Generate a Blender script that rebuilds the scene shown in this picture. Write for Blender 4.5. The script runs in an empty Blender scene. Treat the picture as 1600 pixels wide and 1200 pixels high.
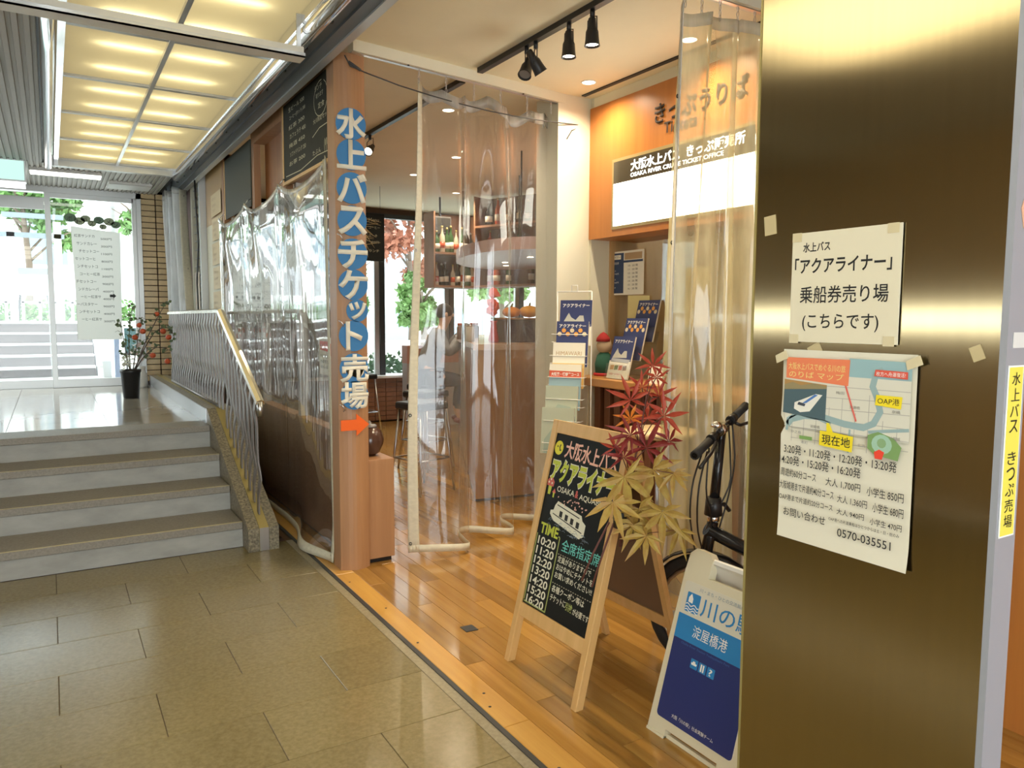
import bpy, bmesh, math, random
from mathutils import Vector, Matrix
random.seed(7)
R = math.radians; PI = math.pi
S = bpy.context.scene; C = S.collection

# ------------------------------------------------------------ camera, world, exposure
def set_camera():
    yaw, pitch, roll, F = 0.546762, -0.0873772, 0.00428458, 1182.8
    f = Vector((math.sin(yaw)*math.cos(pitch), math.cos(yaw)*math.cos(pitch), math.sin(pitch)))
    r = Vector((math.cos(yaw), -math.sin(yaw), 0)); u = r.cross(f)
    r, u = math.cos(roll)*r+math.sin(roll)*u, -math.sin(roll)*r+math.cos(roll)*u
    cd = bpy.data.cameras.new('camera'); cam = bpy.data.objects.new('camera', cd); C.objects.link(cam)
    M = Matrix((r, u, -f)).transposed().to_4x4(); M.translation = (0, 0, 1.45)
    cam.matrix_world = M; cd.sensor_width = 36; cd.lens = F*36/1600; cd.clip_start = .02; cd.clip_end = 300
    S.camera = cam
set_camera()
W = bpy.data.worlds.new('sky'); S.world = W; W.use_nodes = True
bg = W.node_tree.nodes['Background']; bg.inputs[0].default_value = (.88, .96, 1, 1); bg.inputs[1].default_value = 7.0
S.view_settings.view_transform = 'Standard'; S.view_settings.look = 'None'
S.view_settings.exposure = 0.0; S.view_settings.gamma = 1; S.view_settings.use_curve_mapping = False
cy = S.cycles
cy.max_bounces = 10; cy.transparent_max_bounces = 24; cy.diffuse_bounces = 4; cy.glossy_bounces = 4; cy.transmission_bounces = 8
cy.sample_clamp_indirect = 6; cy.caustics_reflective = False; cy.caustics_refractive = False

def area(name, loc, size, power, color, rot=(0, 0, 0)):
    l = bpy.data.lights.new(name, 'AREA'); l.shape = 'RECTANGLE'; l.size, l.size_y = size; l.energy = power; l.color = color
    o = bpy.data.objects.new(name, l); C.objects.link(o); o.location = loc; o.rotation_euler = rot; return o
def spot(name, loc, target, power, color, ang=60, blend=.6, rad=.03):
    l = bpy.data.lights.new(name, 'SPOT'); l.energy = power; l.color = color; l.spot_size = R(ang); l.spot_blend = blend; l.shadow_soft_size = rad
    o = bpy.data.objects.new(name, l); C.objects.link(o); o.location = loc
    o.rotation_euler = (Vector(target)-Vector(loc)).to_track_quat('-Z', 'Y').to_euler(); return o

# ------------------------------------------------------------ materials
MATS = {}
def mat(name, col, rough=.5, metal=0., var=0., vscale=(8, 8, 8), col2=None, bump=0., spec=.5, emit=0., aniso=0., coat=0., det=4):
    if name in MATS: return MATS[name]
    m = bpy.data.materials.new(name); m.use_nodes = True; nt = m.node_tree; b = nt.nodes['Principled BSDF']
    c4 = (*col, 1); b.inputs['Base Color'].default_value = c4; b.inputs['Roughness'].default_value = rough
    b.inputs['Metallic'].default_value = metal; b.inputs['Specular IOR Level'].default_value = spec
    if coat: b.inputs['Coat Weight'].default_value = coat; b.inputs['Coat Roughness'].default_value = .12
    if aniso: b.inputs['Anisotropic'].default_value = aniso
    if emit: b.inputs['Emission Color'].default_value = c4; b.inputs['Emission Strength'].default_value = emit
    if var or bump or col2:
        tc = nt.nodes.new('ShaderNodeTexCoord'); mp = nt.nodes.new('ShaderNodeMapping'); mp.inputs['Scale'].default_value = vscale
        nt.links.new(tc.outputs['Object'], mp.inputs[0])
        oi = nt.nodes.new('ShaderNodeObjectInfo'); ad = nt.nodes.new('ShaderNodeVectorMath'); ad.operation = 'ADD'
        ml = nt.nodes.new('ShaderNodeVectorMath'); ml.operation = 'SCALE'; ml.inputs['Scale'].default_value = 37.
        nt.links.new(oi.outputs['Random'], ml.inputs[0]); nt.links.new(mp.outputs[0], ad.inputs[0]); nt.links.new(ml.outputs[0], ad.inputs[1])
        n = nt.nodes.new('ShaderNodeTexNoise'); n.inputs['Scale'].default_value = 1; n.inputs['Detail'].default_value = det; n.inputs['Roughness'].default_value = .6
        nt.links.new(ad.outputs[0], n.inputs['Vector'])
        if var or col2:
            r = nt.nodes.new('ShaderNodeValToRGB'); r.color_ramp.elements[0].position = .32; r.color_ramp.elements[1].position = .68
            a = col2 or tuple(x*(1-var) for x in col)
            z = col if col2 else tuple(min(1, x*(1+var)) for x in col)
            r.color_ramp.elements[0].color = (*a, 1); r.color_ramp.elements[1].color = (*z, 1)
            nt.links.new(n.outputs['Fac'], r.inputs[0]); nt.links.new(r.outputs[0], b.inputs['Base Color'])
        if bump:
            bm_ = nt.nodes.new('ShaderNodeBump'); bm_.inputs['Strength'].default_value = bump; bm_.inputs['Distance'].default_value = .01
            nt.links.new(n.outputs['Fac'], bm_.inputs['Height']); nt.links.new(bm_.outputs[0], b.inputs['Normal'])
    MATS[name] = m; return m
def per_piece(m, lo, hi):
    """each piece gets a slightly different tone"""
    nt = m.node_tree; b = nt.nodes['Principled BSDF']; src = b.inputs['Base Color'].links[0].from_socket
    oi = nt.nodes.new('ShaderNodeObjectInfo'); mr = nt.nodes.new('ShaderNodeMapRange'); mr.inputs['To Min'].default_value = lo; mr.inputs['To Max'].default_value = hi
    nt.links.new(oi.outputs['Random'], mr.inputs[0]); v = nt.nodes.new('ShaderNodeVectorMath'); v.operation = 'SCALE'
    nt.links.new(src, v.inputs[0]); nt.links.new(mr.outputs[0], v.inputs['Scale']); nt.links.new(v.outputs[0], b.inputs['Base Color']); return m
def clear_sheet(name, tint=(1, 1, 1), haze=.04, rough=.04, ior=1.5, bump=0., bscale=(3, 3, 3), hazecol=(.9, .9, .9), gloss=1.):
    m = bpy.data.materials.new(name); m.use_nodes = True; nt = m.node_tree; nt.nodes.clear(); N = nt.nodes.new; L = nt.links.new
    out = N('ShaderNodeOutputMaterial'); tr = N('ShaderNodeBsdfTransparent'); tr.inputs[0].default_value = (*tint, 1)
    gl = N('ShaderNodeBsdfGlossy'); gl.inputs['Roughness'].default_value = rough; gl.inputs[0].default_value = (1, 1, 1, 1)
    fr = N('ShaderNodeFresnel'); ge = N('ShaderNodeNewGeometry'); mi = N('ShaderNodeMapRange'); mi.inputs['To Min'].default_value = ior; mi.inputs['To Max'].default_value = 1/ior; L(ge.outputs['Backfacing'], mi.inputs[0]); L(mi.outputs[0], fr.inputs[0]); mu = N('ShaderNodeMath'); mu.operation = 'MULTIPLY'; mu.inputs[1].default_value = gloss; mu.use_clamp = True
    L(fr.outputs[0], mu.inputs[0]); mx = N('ShaderNodeMixShader'); L(mu.outputs[0], mx.inputs[0]); L(tr.outputs[0], mx.inputs[1]); L(gl.outputs[0], mx.inputs[2])
    last = mx
    if haze:
        df = N('ShaderNodeBsdfDiffuse'); df.inputs[0].default_value = (*hazecol, 1); tl = N('ShaderNodeBsdfTranslucent'); tl.inputs[0].default_value = (*hazecol, 1)
        m2 = N('ShaderNodeMixShader'); L(df.outputs[0], m2.inputs[1]); L(tl.outputs[0], m2.inputs[2]); m3 = N('ShaderNodeMixShader')
        tc = N('ShaderNodeTexCoord'); mp = N('ShaderNodeMapping'); mp.inputs['Scale'].default_value = (7, 7, 1.2); no = N('ShaderNodeTexNoise'); no.inputs['Scale'].default_value = 1; no.inputs['Detail'].default_value = 6
        L(tc.outputs['Object'], mp.inputs[0]); L(mp.outputs[0], no.inputs['Vector']); mr = N('ShaderNodeMapRange'); mr.inputs['From Min'].default_value = .35; mr.inputs['From Max'].default_value = .7; mr.inputs['To Min'].default_value = haze*.5; mr.inputs['To Max'].default_value = haze*1.8
        L(no.outputs['Fac'], mr.inputs[0]); L(mr.outputs[0], m3.inputs[0]); L(mx.outputs[0], m3.inputs[1]); L(m2.outputs[0], m3.inputs[2]); last = m3
    if bump:
        tc = N('ShaderNodeTexCoord'); mp = N('ShaderNodeMapping'); mp.inputs['Scale'].default_value = bscale; no = N('ShaderNodeTexNoise'); no.inputs['Scale'].default_value = 1; no.inputs['Detail'].default_value = 2
        L(tc.outputs['Object'], mp.inputs[0]); L(mp.outputs[0], no.inputs['Vector']); bp = N('ShaderNodeBump'); bp.inputs['Strength'].default_value = bump; bp.inputs['Distance'].default_value = .05
        L(no.outputs['Fac'], bp.inputs['Height']); L(bp.outputs[0], gl.inputs['Normal']); L(bp.outputs[0], fr.inputs['Normal'])
    L(last.outputs[0], out.inputs[0]); MATS[name] = m; return m
def emitter(name, col, st):
    m = bpy.data.materials.new(name); m.use_nodes = True; nt = m.node_tree; nt.nodes.clear()
    e = nt.nodes.new('ShaderNodeEmission'); e.inputs[0].default_value = (*col, 1); e.inputs[1].default_value = st
    o = nt.nodes.new('ShaderNodeOutputMaterial'); nt.links.new(e.outputs[0], o.inputs[0]); MATS[name] = m; return m
def wood(name, c1, c2, rough=.4, axis='z', coat=0., sc=1.):
    v = {'x': (1.2, 22, 22), 'y': (22, 1.2, 22), 'z': (22, 22, 1.2)}[axis]
    return mat(name, c1, rough, col2=c2, vscale=tuple(k*sc for k in v), coat=coat, det=6)

M_tile = per_piece(mat('terrazzo tile', (.275, .225, .11), .2, col2=(.2, .162, .072), vscale=(60, 60, 60), bump=.02, det=8), .93, 1.06)
M_plat = mat('platform tile', (.42, .38, .32), .1, var=.08, vscale=(3, 3, 3))
M_step = mat('grey step granite', (.26, .235, .195), .5, var=.16, vscale=(90, 90, 90), det=8)
M_riser = mat('pale riser stone', (.36, .36, .33), .55, var=.12, vscale=(5, 5, 12))
M_granite = mat('speckled granite', (.36, .31, .21), .4, col2=(.09, .075, .05), vscale=(70, 70, 70), det=8)
M_brass = mat('brass strip', (.42, .34, .13), .4, metal=.5)
M_steel = mat('brushed steel', (.62, .62, .63), .28, metal=1)
M_chrome = mat('chrome', (.85, .85, .87), .1, metal=1)
M_alu = mat('aluminium frame', (.55, .56, .55), .4, metal=.7)
M_dark = mat('dark steel', (.035, .037, .04), .45)
M_black = mat('black plastic', (.012, .012, .013), .4)
M_channel = mat('grey painted channel', (.11, .13, .15), .4)
M_ceil = mat('cream ceiling plaster', (.82, .76, .56), .8, var=.03, vscale=(2, 2, 2))
M_corr = mat('corrugated ceiling sheet', (.42, .40, .36), .5)
M_white = mat('white plastic', (.8, .8, .78), .4)
M_cream = mat('cream paint', (.72, .69, .55), .6)
M_board = per_piece(wood('oak floorboard', (.48, .265, .065), (.35, .175, .038), .16, 'y', coat=.4), .72, 1.25)
M_thresh = wood('threshold board', (.66, .38, .09), (.56, .29, .06), .3, 'y')
M_post = wood('orange pine', (.42, .225, .11), (.35, .18, .085), .45, 'z')
M_booth = wood('booth veneer', (.52, .2, .045), (.46, .17, .038), .35, 'z')
M_inner = wood('light cabinet wood', (.55, .36, .16), (.5, .32, .14), .4, 'z')
M_slat = wood('dark red slat', (.2, .085, .045), (.15, .06, .03), .4, 'z')
M_bar = wood('bar veneer', (.4, .2, .07), (.33, .15, .05), .3, 'z')
M_ledge = wood('counter ledge wood', (.5, .25, .08), (.42, .2, .06), .35, 'y')
M_easel = wood('pale pine', (.72, .47, .2), (.64, .4, .15), .45, 'z')
M_back = mat('brown hardboard', (.17, .1, .06), .6)
M_chalk = mat('blackboard', (.010, .011, .010), .5, spec=.15)
M_chalk2 = mat('blackboard worn', (.022, .023, .017), .6, spec=.15, var=.3, vscale=(5, 5, 5))
M_binding = mat('cream binding tape', (.64, .61, .48), .6, var=.08, vscale=(30, 30, 60))
M_binding_b = mat('white binding tape', (.72, .71, .66), .6, var=.05, vscale=(30, 30, 60))
M_paper = mat('paper', (.82, .8, .7), .7)
M_paper2 = mat('white paper', (.85, .85, .83), .7)
def thin_paper(name, col):
    m = bpy.data.materials.new(name); m.use_nodes = True; nt = m.node_tree; nt.nodes.clear(); N = nt.nodes.new
    a = N('ShaderNodeBsdfDiffuse'); b = N('ShaderNodeBsdfTranslucent'); x = N('ShaderNodeMixShader'); o = N('ShaderNodeOutputMaterial')
    a.inputs[0].default_value = b.inputs[0].default_value = (*col, 1); x.inputs[0].default_value = .45
    nt.links.new(a.outputs[0], x.inputs[1]); nt.links.new(b.outputs[0], x.inputs[2]); nt.links.new(x.outputs[0], o.inputs[0]); MATS[name] = m; return m
M_thin = thin_paper('thin white paper', (.85, .85, .82))
M_ink = mat('ink black', (.012, .012, .012), .6)
M_tilewall = per_piece(mat('glazed wall tile', (.66, .5, .27), .3, var=.06, vscale=(20, 20, 20)), .9, 1.08)
M_grout = mat('brown grout', (.09, .05, .03), .8)
M_browntile = mat('brown tile', (.32, .15, .075), .4, var=.12, vscale=(10, 10, 10))
M_blue = mat('letter disc blue', (.04, .2, .46), .5)
M_letter = mat('letter cream', (.75, .73, .62), .5)
M_orange = mat('arrow orange', (.85, .14, .02), .4)
M_pvc = clear_sheet('clear vinyl', (.985, .985, .975), haze=.07, rough=.035, ior=1.45, bump=.15, bscale=(5, 5, .8), gloss=2.0)
M_pvc_w = clear_sheet('reflective clear vinyl', (.96, .97, .97), haze=.06, rough=.015, ior=1.5, bump=.05, bscale=(3, 4, 1.2), gloss=1.8)
M_pvc_y = clear_sheet('yellowed clear vinyl', (.92, .89, .76), haze=.42, rough=.08, ior=1.45, bump=.3, bscale=(8, 8, .7), hazecol=(.85, .78, .52), gloss=2.0)
M_pvc_m = clear_sheet('milky vinyl', (.9, .92, .93), haze=.45, rough=.08, ior=1.5, bump=.3, bscale=(8, 8, .7), hazecol=(.9, .92, .93))
M_glass = clear_sheet('window glass', (.96, .98, .97), haze=0, rough=.0, ior=1.5)
M_acryl = clear_sheet('acrylic', (.95, .95, .93), haze=.02, rough=.02, ior=1.5)

# brushed steel-gold partition with vertical grain
def partition_metal():
    m = mat('brushed bronze panel', (.46, .36, .195), .16, metal=1, var=.02, vscale=(90, 90, 1.2), aniso=.9)
    nt = m.node_tree; b = nt.nodes['Principled BSDF']
    tg = nt.nodes.new('ShaderNodeTangent'); tg.direction_type = 'RADIAL'; tg.axis = 'Z'
    nt.links.new(tg.outputs[0], b.inputs['Tangent']); b.inputs['Anisotropic Rotation'].default_value = 0.0
    return m
M_panel = partition_metal()
# frosted diffuser of the ceiling light box: tubes behind it, plus an even glow added to the panel
def diffuser():
    m = bpy.data.materials.new('frosted diffuser'); m.use_nodes = True; nt = m.node_tree; nt.nodes.clear(); N = nt.nodes.new; L = nt.links.new
    out = N('ShaderNodeOutputMaterial'); tl = N('ShaderNodeBsdfTranslucent'); tl.inputs[0].default_value = (.92, .86, .66, 1)
    df = N('ShaderNodeBsdfDiffuse'); df.inputs[0].default_value = (.5, .45, .25, 1); mx = N('ShaderNodeMixShader'); mx.inputs[0].default_value = .25
    L(tl.outputs[0], mx.inputs[1]); L(df.outputs[0], mx.inputs[2])
    em = N('ShaderNodeEmission'); em.inputs[0].default_value = (1, .86, .55, 1); em.inputs[1].default_value = .16
    ad = N('ShaderNodeAddShader'); L(mx.outputs[0], ad.inputs[0]); L(em.outputs[0], ad.inputs[1]); L(ad.outputs[0], out.inputs[0])
    return m
M_diff = diffuser()
M_tube = emitter('fluorescent tube', (1, .95, .8), 16)
M_fluo = emitter('fluorescent panel', (1, .97, .88), 5)
M_sign = emitter('lit sign panel', (1, .95, .80), 9)
M_exit = emitter('pale green lit sign', (.62, .95, .85), 1.1)
M_lamp = emitter('lamp face', (1, .86, .62), 14)

# ------------------------------------------------------------ mesh helpers
def link(name, bm, m, parent=None, smooth=False, M=None):
    me = bpy.data.meshes.new(name); bm.normal_update(); bm.to_mesh(me); bm.free()
    for q in (m if isinstance(m, (list, tuple)) else [m]): me.materials.append(q)
    if smooth:
        for p in me.polygons: p.use_smooth = True
    o = bpy.data.objects.new(name, me); C.objects.link(o)
    if parent: o.parent = parent
    if M: o.matrix_local = M
    return o
def bm_box(bm, x0, x1, y0, y1, z0, z1, mi=0, bev=0.):
    vs = [bm.verts.new(p) for p in ((x0, y0, z0), (x1, y0, z0), (x1, y1, z0), (x0, y1, z0), (x0, y0, z1), (x1, y0, z1), (x1, y1, z1), (x0, y1, z1))]
    fs = [bm.faces.new([vs[i] for i in q]) for q in ((3, 2, 1, 0), (4, 5, 6, 7), (0, 1, 5, 4), (1, 2, 6, 5), (2, 3, 7, 6), (3, 0, 4, 7))]
    for f in fs: f.material_index = mi
    if bev: bmesh.ops.bevel(bm, geom=list({e for f in fs for e in f.edges}), offset=bev, segments=1, affect='EDGES', profile=.5)
def box(name, x0, x1, y0, y1, z0, z1, m, parent=None, bev=0.):
    bm = bmesh.new(); bm_box(bm, x0, x1, y0, y1, z0, z1, 0, bev); return link(name, bm, m, parent)
def bm_tube(bm, pts, r, n=8, mi=0, close=False, cap=True):
    pts = [Vector(p) for p in pts]; rings = []; k = len(pts)
    rr = r if isinstance(r, (list, tuple)) else [r]*k
    prev = None
    for i, p in enumerate(pts):
        if close: t = (pts[(i+1) % k]-pts[i-1]).normalized()
        else: t = (pts[min(i+1, k-1)]-pts[max(i-1, 0)]).normalized()
        if prev is None: a = t.orthogonal().normalized()
        else: a = (prev-t*prev.dot(t)).normalized()
        prev = a; b = t.cross(a)
        rings.append([bm.verts.new(p+rr[i]*(math.cos(2*PI*j/n)*a+math.sin(2*PI*j/n)*b)) for j in range(n)])
    for i in range(k if close else k-1):
        A, B = rings[i], rings[(i+1) % k]
        for j in range(n):
            f = bm.faces.new((A[j], A[(j+1) % n], B[(j+1) % n], B[j])); f.material_index = mi; f.smooth = True
    if cap and not close:
        for q in (rings[0][::-1], rings[-1]): f = bm.faces.new(q); f.material_index = mi
def tube(name, pts, r, m, parent=None, n=8, close=False):
    bm = bmesh.new(); bm_tube(bm, pts, r, n, 0, close); return link(name, bm, m, parent)
def bm_lathe(bm, prof, c=(0, 0, 0), n=16, mi=0):
    rings = []
    for r, z in prof: rings.append([bm.verts.new((c[0]+r*math.cos(2*PI*j/n), c[1]+r*math.sin(2*PI*j/n), c[2]+z)) for j in range(n)])
    for A, B in zip(rings, rings[1:]):
        for j in range(n):
            f = bm.faces.new((A[j], A[(j+1) % n], B[(j+1) % n], B[j])); f.smooth = True; f.material_index = mi
    for q in (rings[0][::-1], rings[-1]):
        if (q[0].co-q[1].co).length > 1e-4: f = bm.faces.new(q); f.material_index = mi
def lathe(name, prof, c, m, parent=None, n=16):
    bm = bmesh.new(); bm_lathe(bm, prof, c, n); return link(name, bm, m, parent)
def bm_poly(bm, pts, z0, z1, mi=0):
    """extruded polygon in local xy between z0 and z1"""
    a = [bm.verts.new((x, y, z0)) for x, y in pts]; b = [bm.verts.new((x, y, z1)) for x, y in pts]; n = len(pts)
    for f in [bm.faces.new(a[::-1]), bm.faces.new(b)]+[bm.faces.new((a[i], a[(i+1) % n], b[(i+1) % n], b[i])) for i in range(n)]: f.material_index = mi
def poly(name, pts, z0, z1, m, parent=None, M=None):
    bm = bmesh.new(); bm_poly(bm, pts, z0, z1); return link(name, bm, m, parent, M=M)
def disc(cx, cy, r, n=24, ry=None):
    return [(cx+r*math.cos(2*PI*i/n), cy+(ry or r)*math.sin(2*PI*i/n)) for i in range(n)]
def grid(name, fn, u0, u1, v0, v1, nu, nv, m, parent=None, thick=0., smooth=True, off=0.):
    bm = bmesh.new(); V = [[bm.verts.new(fn(u0+(u1-u0)*i/nu, v0+(v1-v0)*j/nv)) for j in range(nv+1)] for i in range(nu+1)]
    for i in range(nu):
        for j in range(nv): bm.faces.new((V[i][j], V[i+1][j], V[i+1][j+1], V[i][j+1]))
    if thick:
        bm.normal_update(); base = {v: (v.co.copy(), v.normal.copy()) for v in bm.verts}; faces = list(bm.faces)
        top = {v: bm.verts.new(c+n*thick*.5) for v, (c, n) in base.items()}
        for v, (c, n) in base.items(): v.co = c-n*thick*.5
        edges = [e for e in bm.edges if len(e.link_faces) == 1]
        for f in faces: bm.faces.new([top[v] for v in f.verts])
        for e in edges: a, b = e.verts; bm.faces.new((a, b, top[b], top[a]))
        for f in faces: f.normal_flip()
        bmesh.ops.recalc_face_normals(bm, faces=bm.faces)
    return link(name, bm, m, parent, smooth)
def crom(P, t):
    n = len(P)-1; t = max(0, min(.99999, t))*n; i = int(t); f = t-i
    p0, p1, p2, p3 = [Vector(P[max(0, min(n, k))]) for k in (i-1, i, i+1, i+2)]
    return .5*((2*p1)+(p2-p0)*f+(2*p0-5*p1+4*p2-p3)*f*f+(3*p1-p0-3*p2+p3)*f**3)
def thing(name, label, cat, M=None, loc=None, group=None):
    o = bpy.data.objects.new(name, None); C.objects.link(o); o.empty_display_size = .1
    if M: o.matrix_world = M
    if loc: o.location = loc
    return tag(o, label, cat, group)
def tag(o, label, cat, group=None):
    o['label'] = label; o['category'] = cat
    if group: o['group'] = group
    return o
def struct(o): o['kind'] = 'structure'; return o
def sroot(name, loc=None):
    o = bpy.data.objects.new(name, None); C.objects.link(o); o.empty_display_size = .1; o['kind'] = 'structure'
    if loc: o.location = loc
    return o
def copy_tree(o, parent=None):
    c = o.copy(); C.objects.link(c); c.parent = parent
    for ch in list(o.children): copy_tree(ch, c)
    return c
def frame(O, U, V):
    U = Vector(U).normalized(); V = Vector(V).normalized(); N = U.cross(V)
    M = Matrix((U, V, N)).transposed().to_4x4(); M.translation = O; return M
def text_bm(body, x, y, w=None, h=None, size=.1, bold=0., align='L', shear=0., rot=0.):
    """mesh of flat letters whose box starts at x,y (left, bottom) and is scaled to w by h"""
    cu = bpy.data.curves.new('t', 'FONT'); cu.body = body; cu.size = 1; cu.offset = bold; cu.shear = shear; cu.resolution_u = 3
    o = bpy.data.objects.new('t', cu); C.objects.link(o); bpy.context.view_layer.update()
    me = bpy.data.meshes.new_from_object(o.evaluated_get(bpy.context.evaluated_depsgraph_get()))
    bpy.data.objects.remove(o); bpy.data.curves.remove(cu)
    bm = bmesh.new(); bm.from_mesh(me); bpy.data.meshes.remove(me)
    xs = [v.co.x for v in bm.verts]; ys = [v.co.y for v in bm.verts]
    if not xs: return bm
    sx = w/(max(xs)-min(xs)) if w else None; sy = h/(max(ys)-min(ys)) if h else None
    if sx is None and sy is None: sx = sy = size
    sx = sx or sy; sy = sy or sx; x0, y0 = min(xs), min(ys); ca, sa = math.cos(rot), math.sin(rot)
    wd = (max(xs)-x0)*sx
    if align == 'C': x -= wd/2
    for v in bm.verts:
        a, b = (v.co.x-x0)*sx, (v.co.y-y0)*sy; v.co = (x+a*ca-b*sa, y+a*sa+b*ca, v.co.z)
    return bm
def text(name, body, x, y, m, parent, z=.002, w=None, h=None, bold=0., thick=0., **k):
    bm = text_bm(body, x, y, w, h, bold=bold, **k)
    if thick:
        r = bmesh.ops.extrude_face_region(bm, geom=list(bm.faces))
        for v in [g for g in r['geom'] if isinstance(g, bmesh.types.BMVert)]: v.co.z += thick
    for v in bm.verts: v.co.z += z
    return link(name, bm, m, parent)
def texts(name, items, m, parent, z=.002, bold=0.):
    """lines of writing, each a print of its own: (body, x, y, w, h)"""
    for it in items:
        b = text_bm(it[0], it[1], it[2], it[3], it[4], bold=it[5] if len(it) > 5 else bold, rot=it[6] if len(it) > 6 else 0.)
        for v in b.verts: v.co.z += z
        o = link(name, b, m, parent)
    return o
def bm_stroke(bm, pts, w, z=0.):
    """flat pen stroke of width w along pts in local xy"""
    L = []
    for i, p in enumerate(pts):
        a = Vector(pts[max(i-1, 0)]); b = Vector(pts[min(i+1, len(pts)-1)]); t = (b-a); t = t.normalized() if t.length else Vector((1, 0)); n = Vector((-t.y, t.x))*w/2
        L.append((bm.verts.new((p[0]+n.x, p[1]+n.y, z)), bm.verts.new((p[0]-n.x, p[1]-n.y, z))))
    for (a, b), (c, d) in zip(L, L[1:]): bm.faces.new((a, b, d, c))
def strokes(name, lines, w, m, parent, z=.002):
    bm = bmesh.new()
    for l in lines: bm_stroke(bm, l, w, z)
    return link(name, bm, m, parent)
def flatmat(name, col): return mat(name, col, .6)

# ------------------------------------------------------------ SETTING: floors
JX = 1.25; WY = 9.9
fl = sroot('floor')
box('subfloor_light_stop', -3.3, 8.6, -3.1, WY+.2, -.3, -.1, M_grout, fl)  # unseen slab added to stop sky light leaking up by the stairs
box('mortar_bed', -3.2, JX, -3, 4.96, -.06, -.004, M_grout, fl)
bm = bmesh.new(); bm_box(bm, 0, .638, 0, .3515, -.02, 0, 0, .0015); tile0 = link('tile', bm, M_tile, fl)
first = True; k = 0
while True:
    y1 = 4.875-.3535*k; y0 = y1-.3535
    if y1 < -1.5: break
    off = -.03 if k % 2 == 0 else .29
    for i in range(-5, 3):
        x0 = off+.64*i; x1 = x0+.64
        if x0 > JX-.03: continue
        if x1 > JX or x1 < -3.2 or x0 < -3.2:
            if x1 < -3.2: continue
            a, b = max(x0, -3.2), min(x1, JX)
            bm = bmesh.new(); bm_box(bm, a+.001, b-.001, y0+.001, y1-.001, -.02, 0, 0, .0015); link('tile', bm, M_tile, fl); continue
        o = tile0 if first else tile0.copy()
        if not first: C.objects.link(o)
        first = False; o.location = (x0+.001, y0+.001, 0)
    k += 1
box('stone_kerb', JX, 1.292, -1.5, 4.875, -.05, .0, mat('kerb stone', (.3, .26, .17), .4, var=.15, vscale=(60, 60, 60)), fl)
box('metal_edge', 1.292, 1.312, -1.5, 10, -.05, .004, M_dark, fl)
box('floor_bed', 1.25, 8.5, -3, 9.9, -.09, -.006, mat('board bed', (.12, .06, .02), .7), fl)
y = -1.5
while y < 9.8:
    b = min(y+1.85, 9.85)
    bm = bmesh.new(); bm_box(bm, 1.313, 1.418, y+.001, b-.001, -.02, .006, 0, .002); link('threshold_board', bm, M_thresh, fl)
    y += 1.85
BW = .0925
bds = []
bm = bmesh.new(); bm_box(bm, 0, BW-.0015, 0, 1.098, -.015, .004, 0, .001); bd0 = link('floorboard', bm, M_board, fl)
first = True
for c in range(20):
    y = -.6-(c*37 % 11)*.1
    while y < 9.85:
        e = min(y+1.1, 9.85)
        if e > .3:
            if e-y < 1.09:
                bm = bmesh.new(); bm_box(bm, 1.42+c*BW, 1.42+(c+1)*BW-.0015, y, e, -.015, .004, 0, .001); link('floorboard', bm, M_board, fl)
            else:
                o = bd0 if first else bd0.copy()
                if not first: C.objects.link(o)
                first = False; o.location = (1.42+c*BW, y, 0)
        y += 1.1
# boards deeper in the shop joined (past the countable ones)
bm = bmesh.new()
for c in range(20, 76):
    y = 2-(c*37 % 11)*.1
    while y < 9.85:
        e = min(y+1.1, 9.85); bm_box(bm, 1.42+c*BW, 1.42+(c+1)*BW-.0015, y, e-.002, -.015, .004); y += 1.1
o = link('distant_floorboards', bm, M_board, fl); o['kind'] = 'stuff'
# black floor cover plate and nail heads
bm = bmesh.new(); bm_poly(bm, [(-.03, -.03), (.03, -.035), (.03, .03), (-.03, .035)], 0, .003)
tag(link('floor_plate', bm, M_dark, M=Matrix.Translation((1.61, 3.02, .0045))), 'small dark square cover plate let into the wooden floor', 'floor plate')
nail = None
for i, yy in enumerate([1.9, 2.35, 2.45, 3.0, 3.45, 3.9, 4.3]):
    if nail is None: nail = lathe('nail_head', [(0.0005, 0), (.006, 0), (.006, .0012), (.0005, .0015)], (0, 0, 0), M_dark, fl, 8); nail.location = (1.34, yy, .0055)
    else: o = nail.copy(); C.objects.link(o); o.location = (1.34 if i % 2 else 1.37, yy, .0055)

# raised platform and steps
NY = [4.875, 5.245, 5.59, 5.945]; SX0, SX1 = -3.2, .985
st = sroot('staircase')
for i in range(4):
    z1 = .16*(i+1); yb = 9.95 if i == 3 else NY[i+1]+.03
    if i < 3:
        box('tread', SX0, SX1, NY[i], yb, z1-.045, z1, M_step, st, .003)
    else: box('tread', SX0, SX1, NY[i], NY[i]+.33, z1-.045, z1, M_step, st, .003)
    box('riser', SX0, SX1, NY[i]+.012, NY[i]+.05, .16*i, z1-.045, M_riser, st)
    box('nosing_strip', SX0, SX1, NY[i]+.004, NY[i]+.02, z1, z1+.0015, mat('nosing brass line', (.55, .48, .26), .4), st) if i < 3 else None
pf = sroot('floor_platform')
box('platform_base', SX0, SX1, 6.0, 12, 0, .62, M_riser, pf)
pt0 = None
for i in range(7):
    for j in range(6):
        if pt0 is None: bm = bmesh.new(); bm_box(bm, 0, .638, 0, .61, -.02, 0, 0, .001); pt0 = link('platform_tile', bm, M_plat, pf); o = pt0
        else: o = pt0.copy(); C.objects.link(o)
        o.location = (.985-.64*(i+1), 6.278+.612*j, .64)

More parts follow.
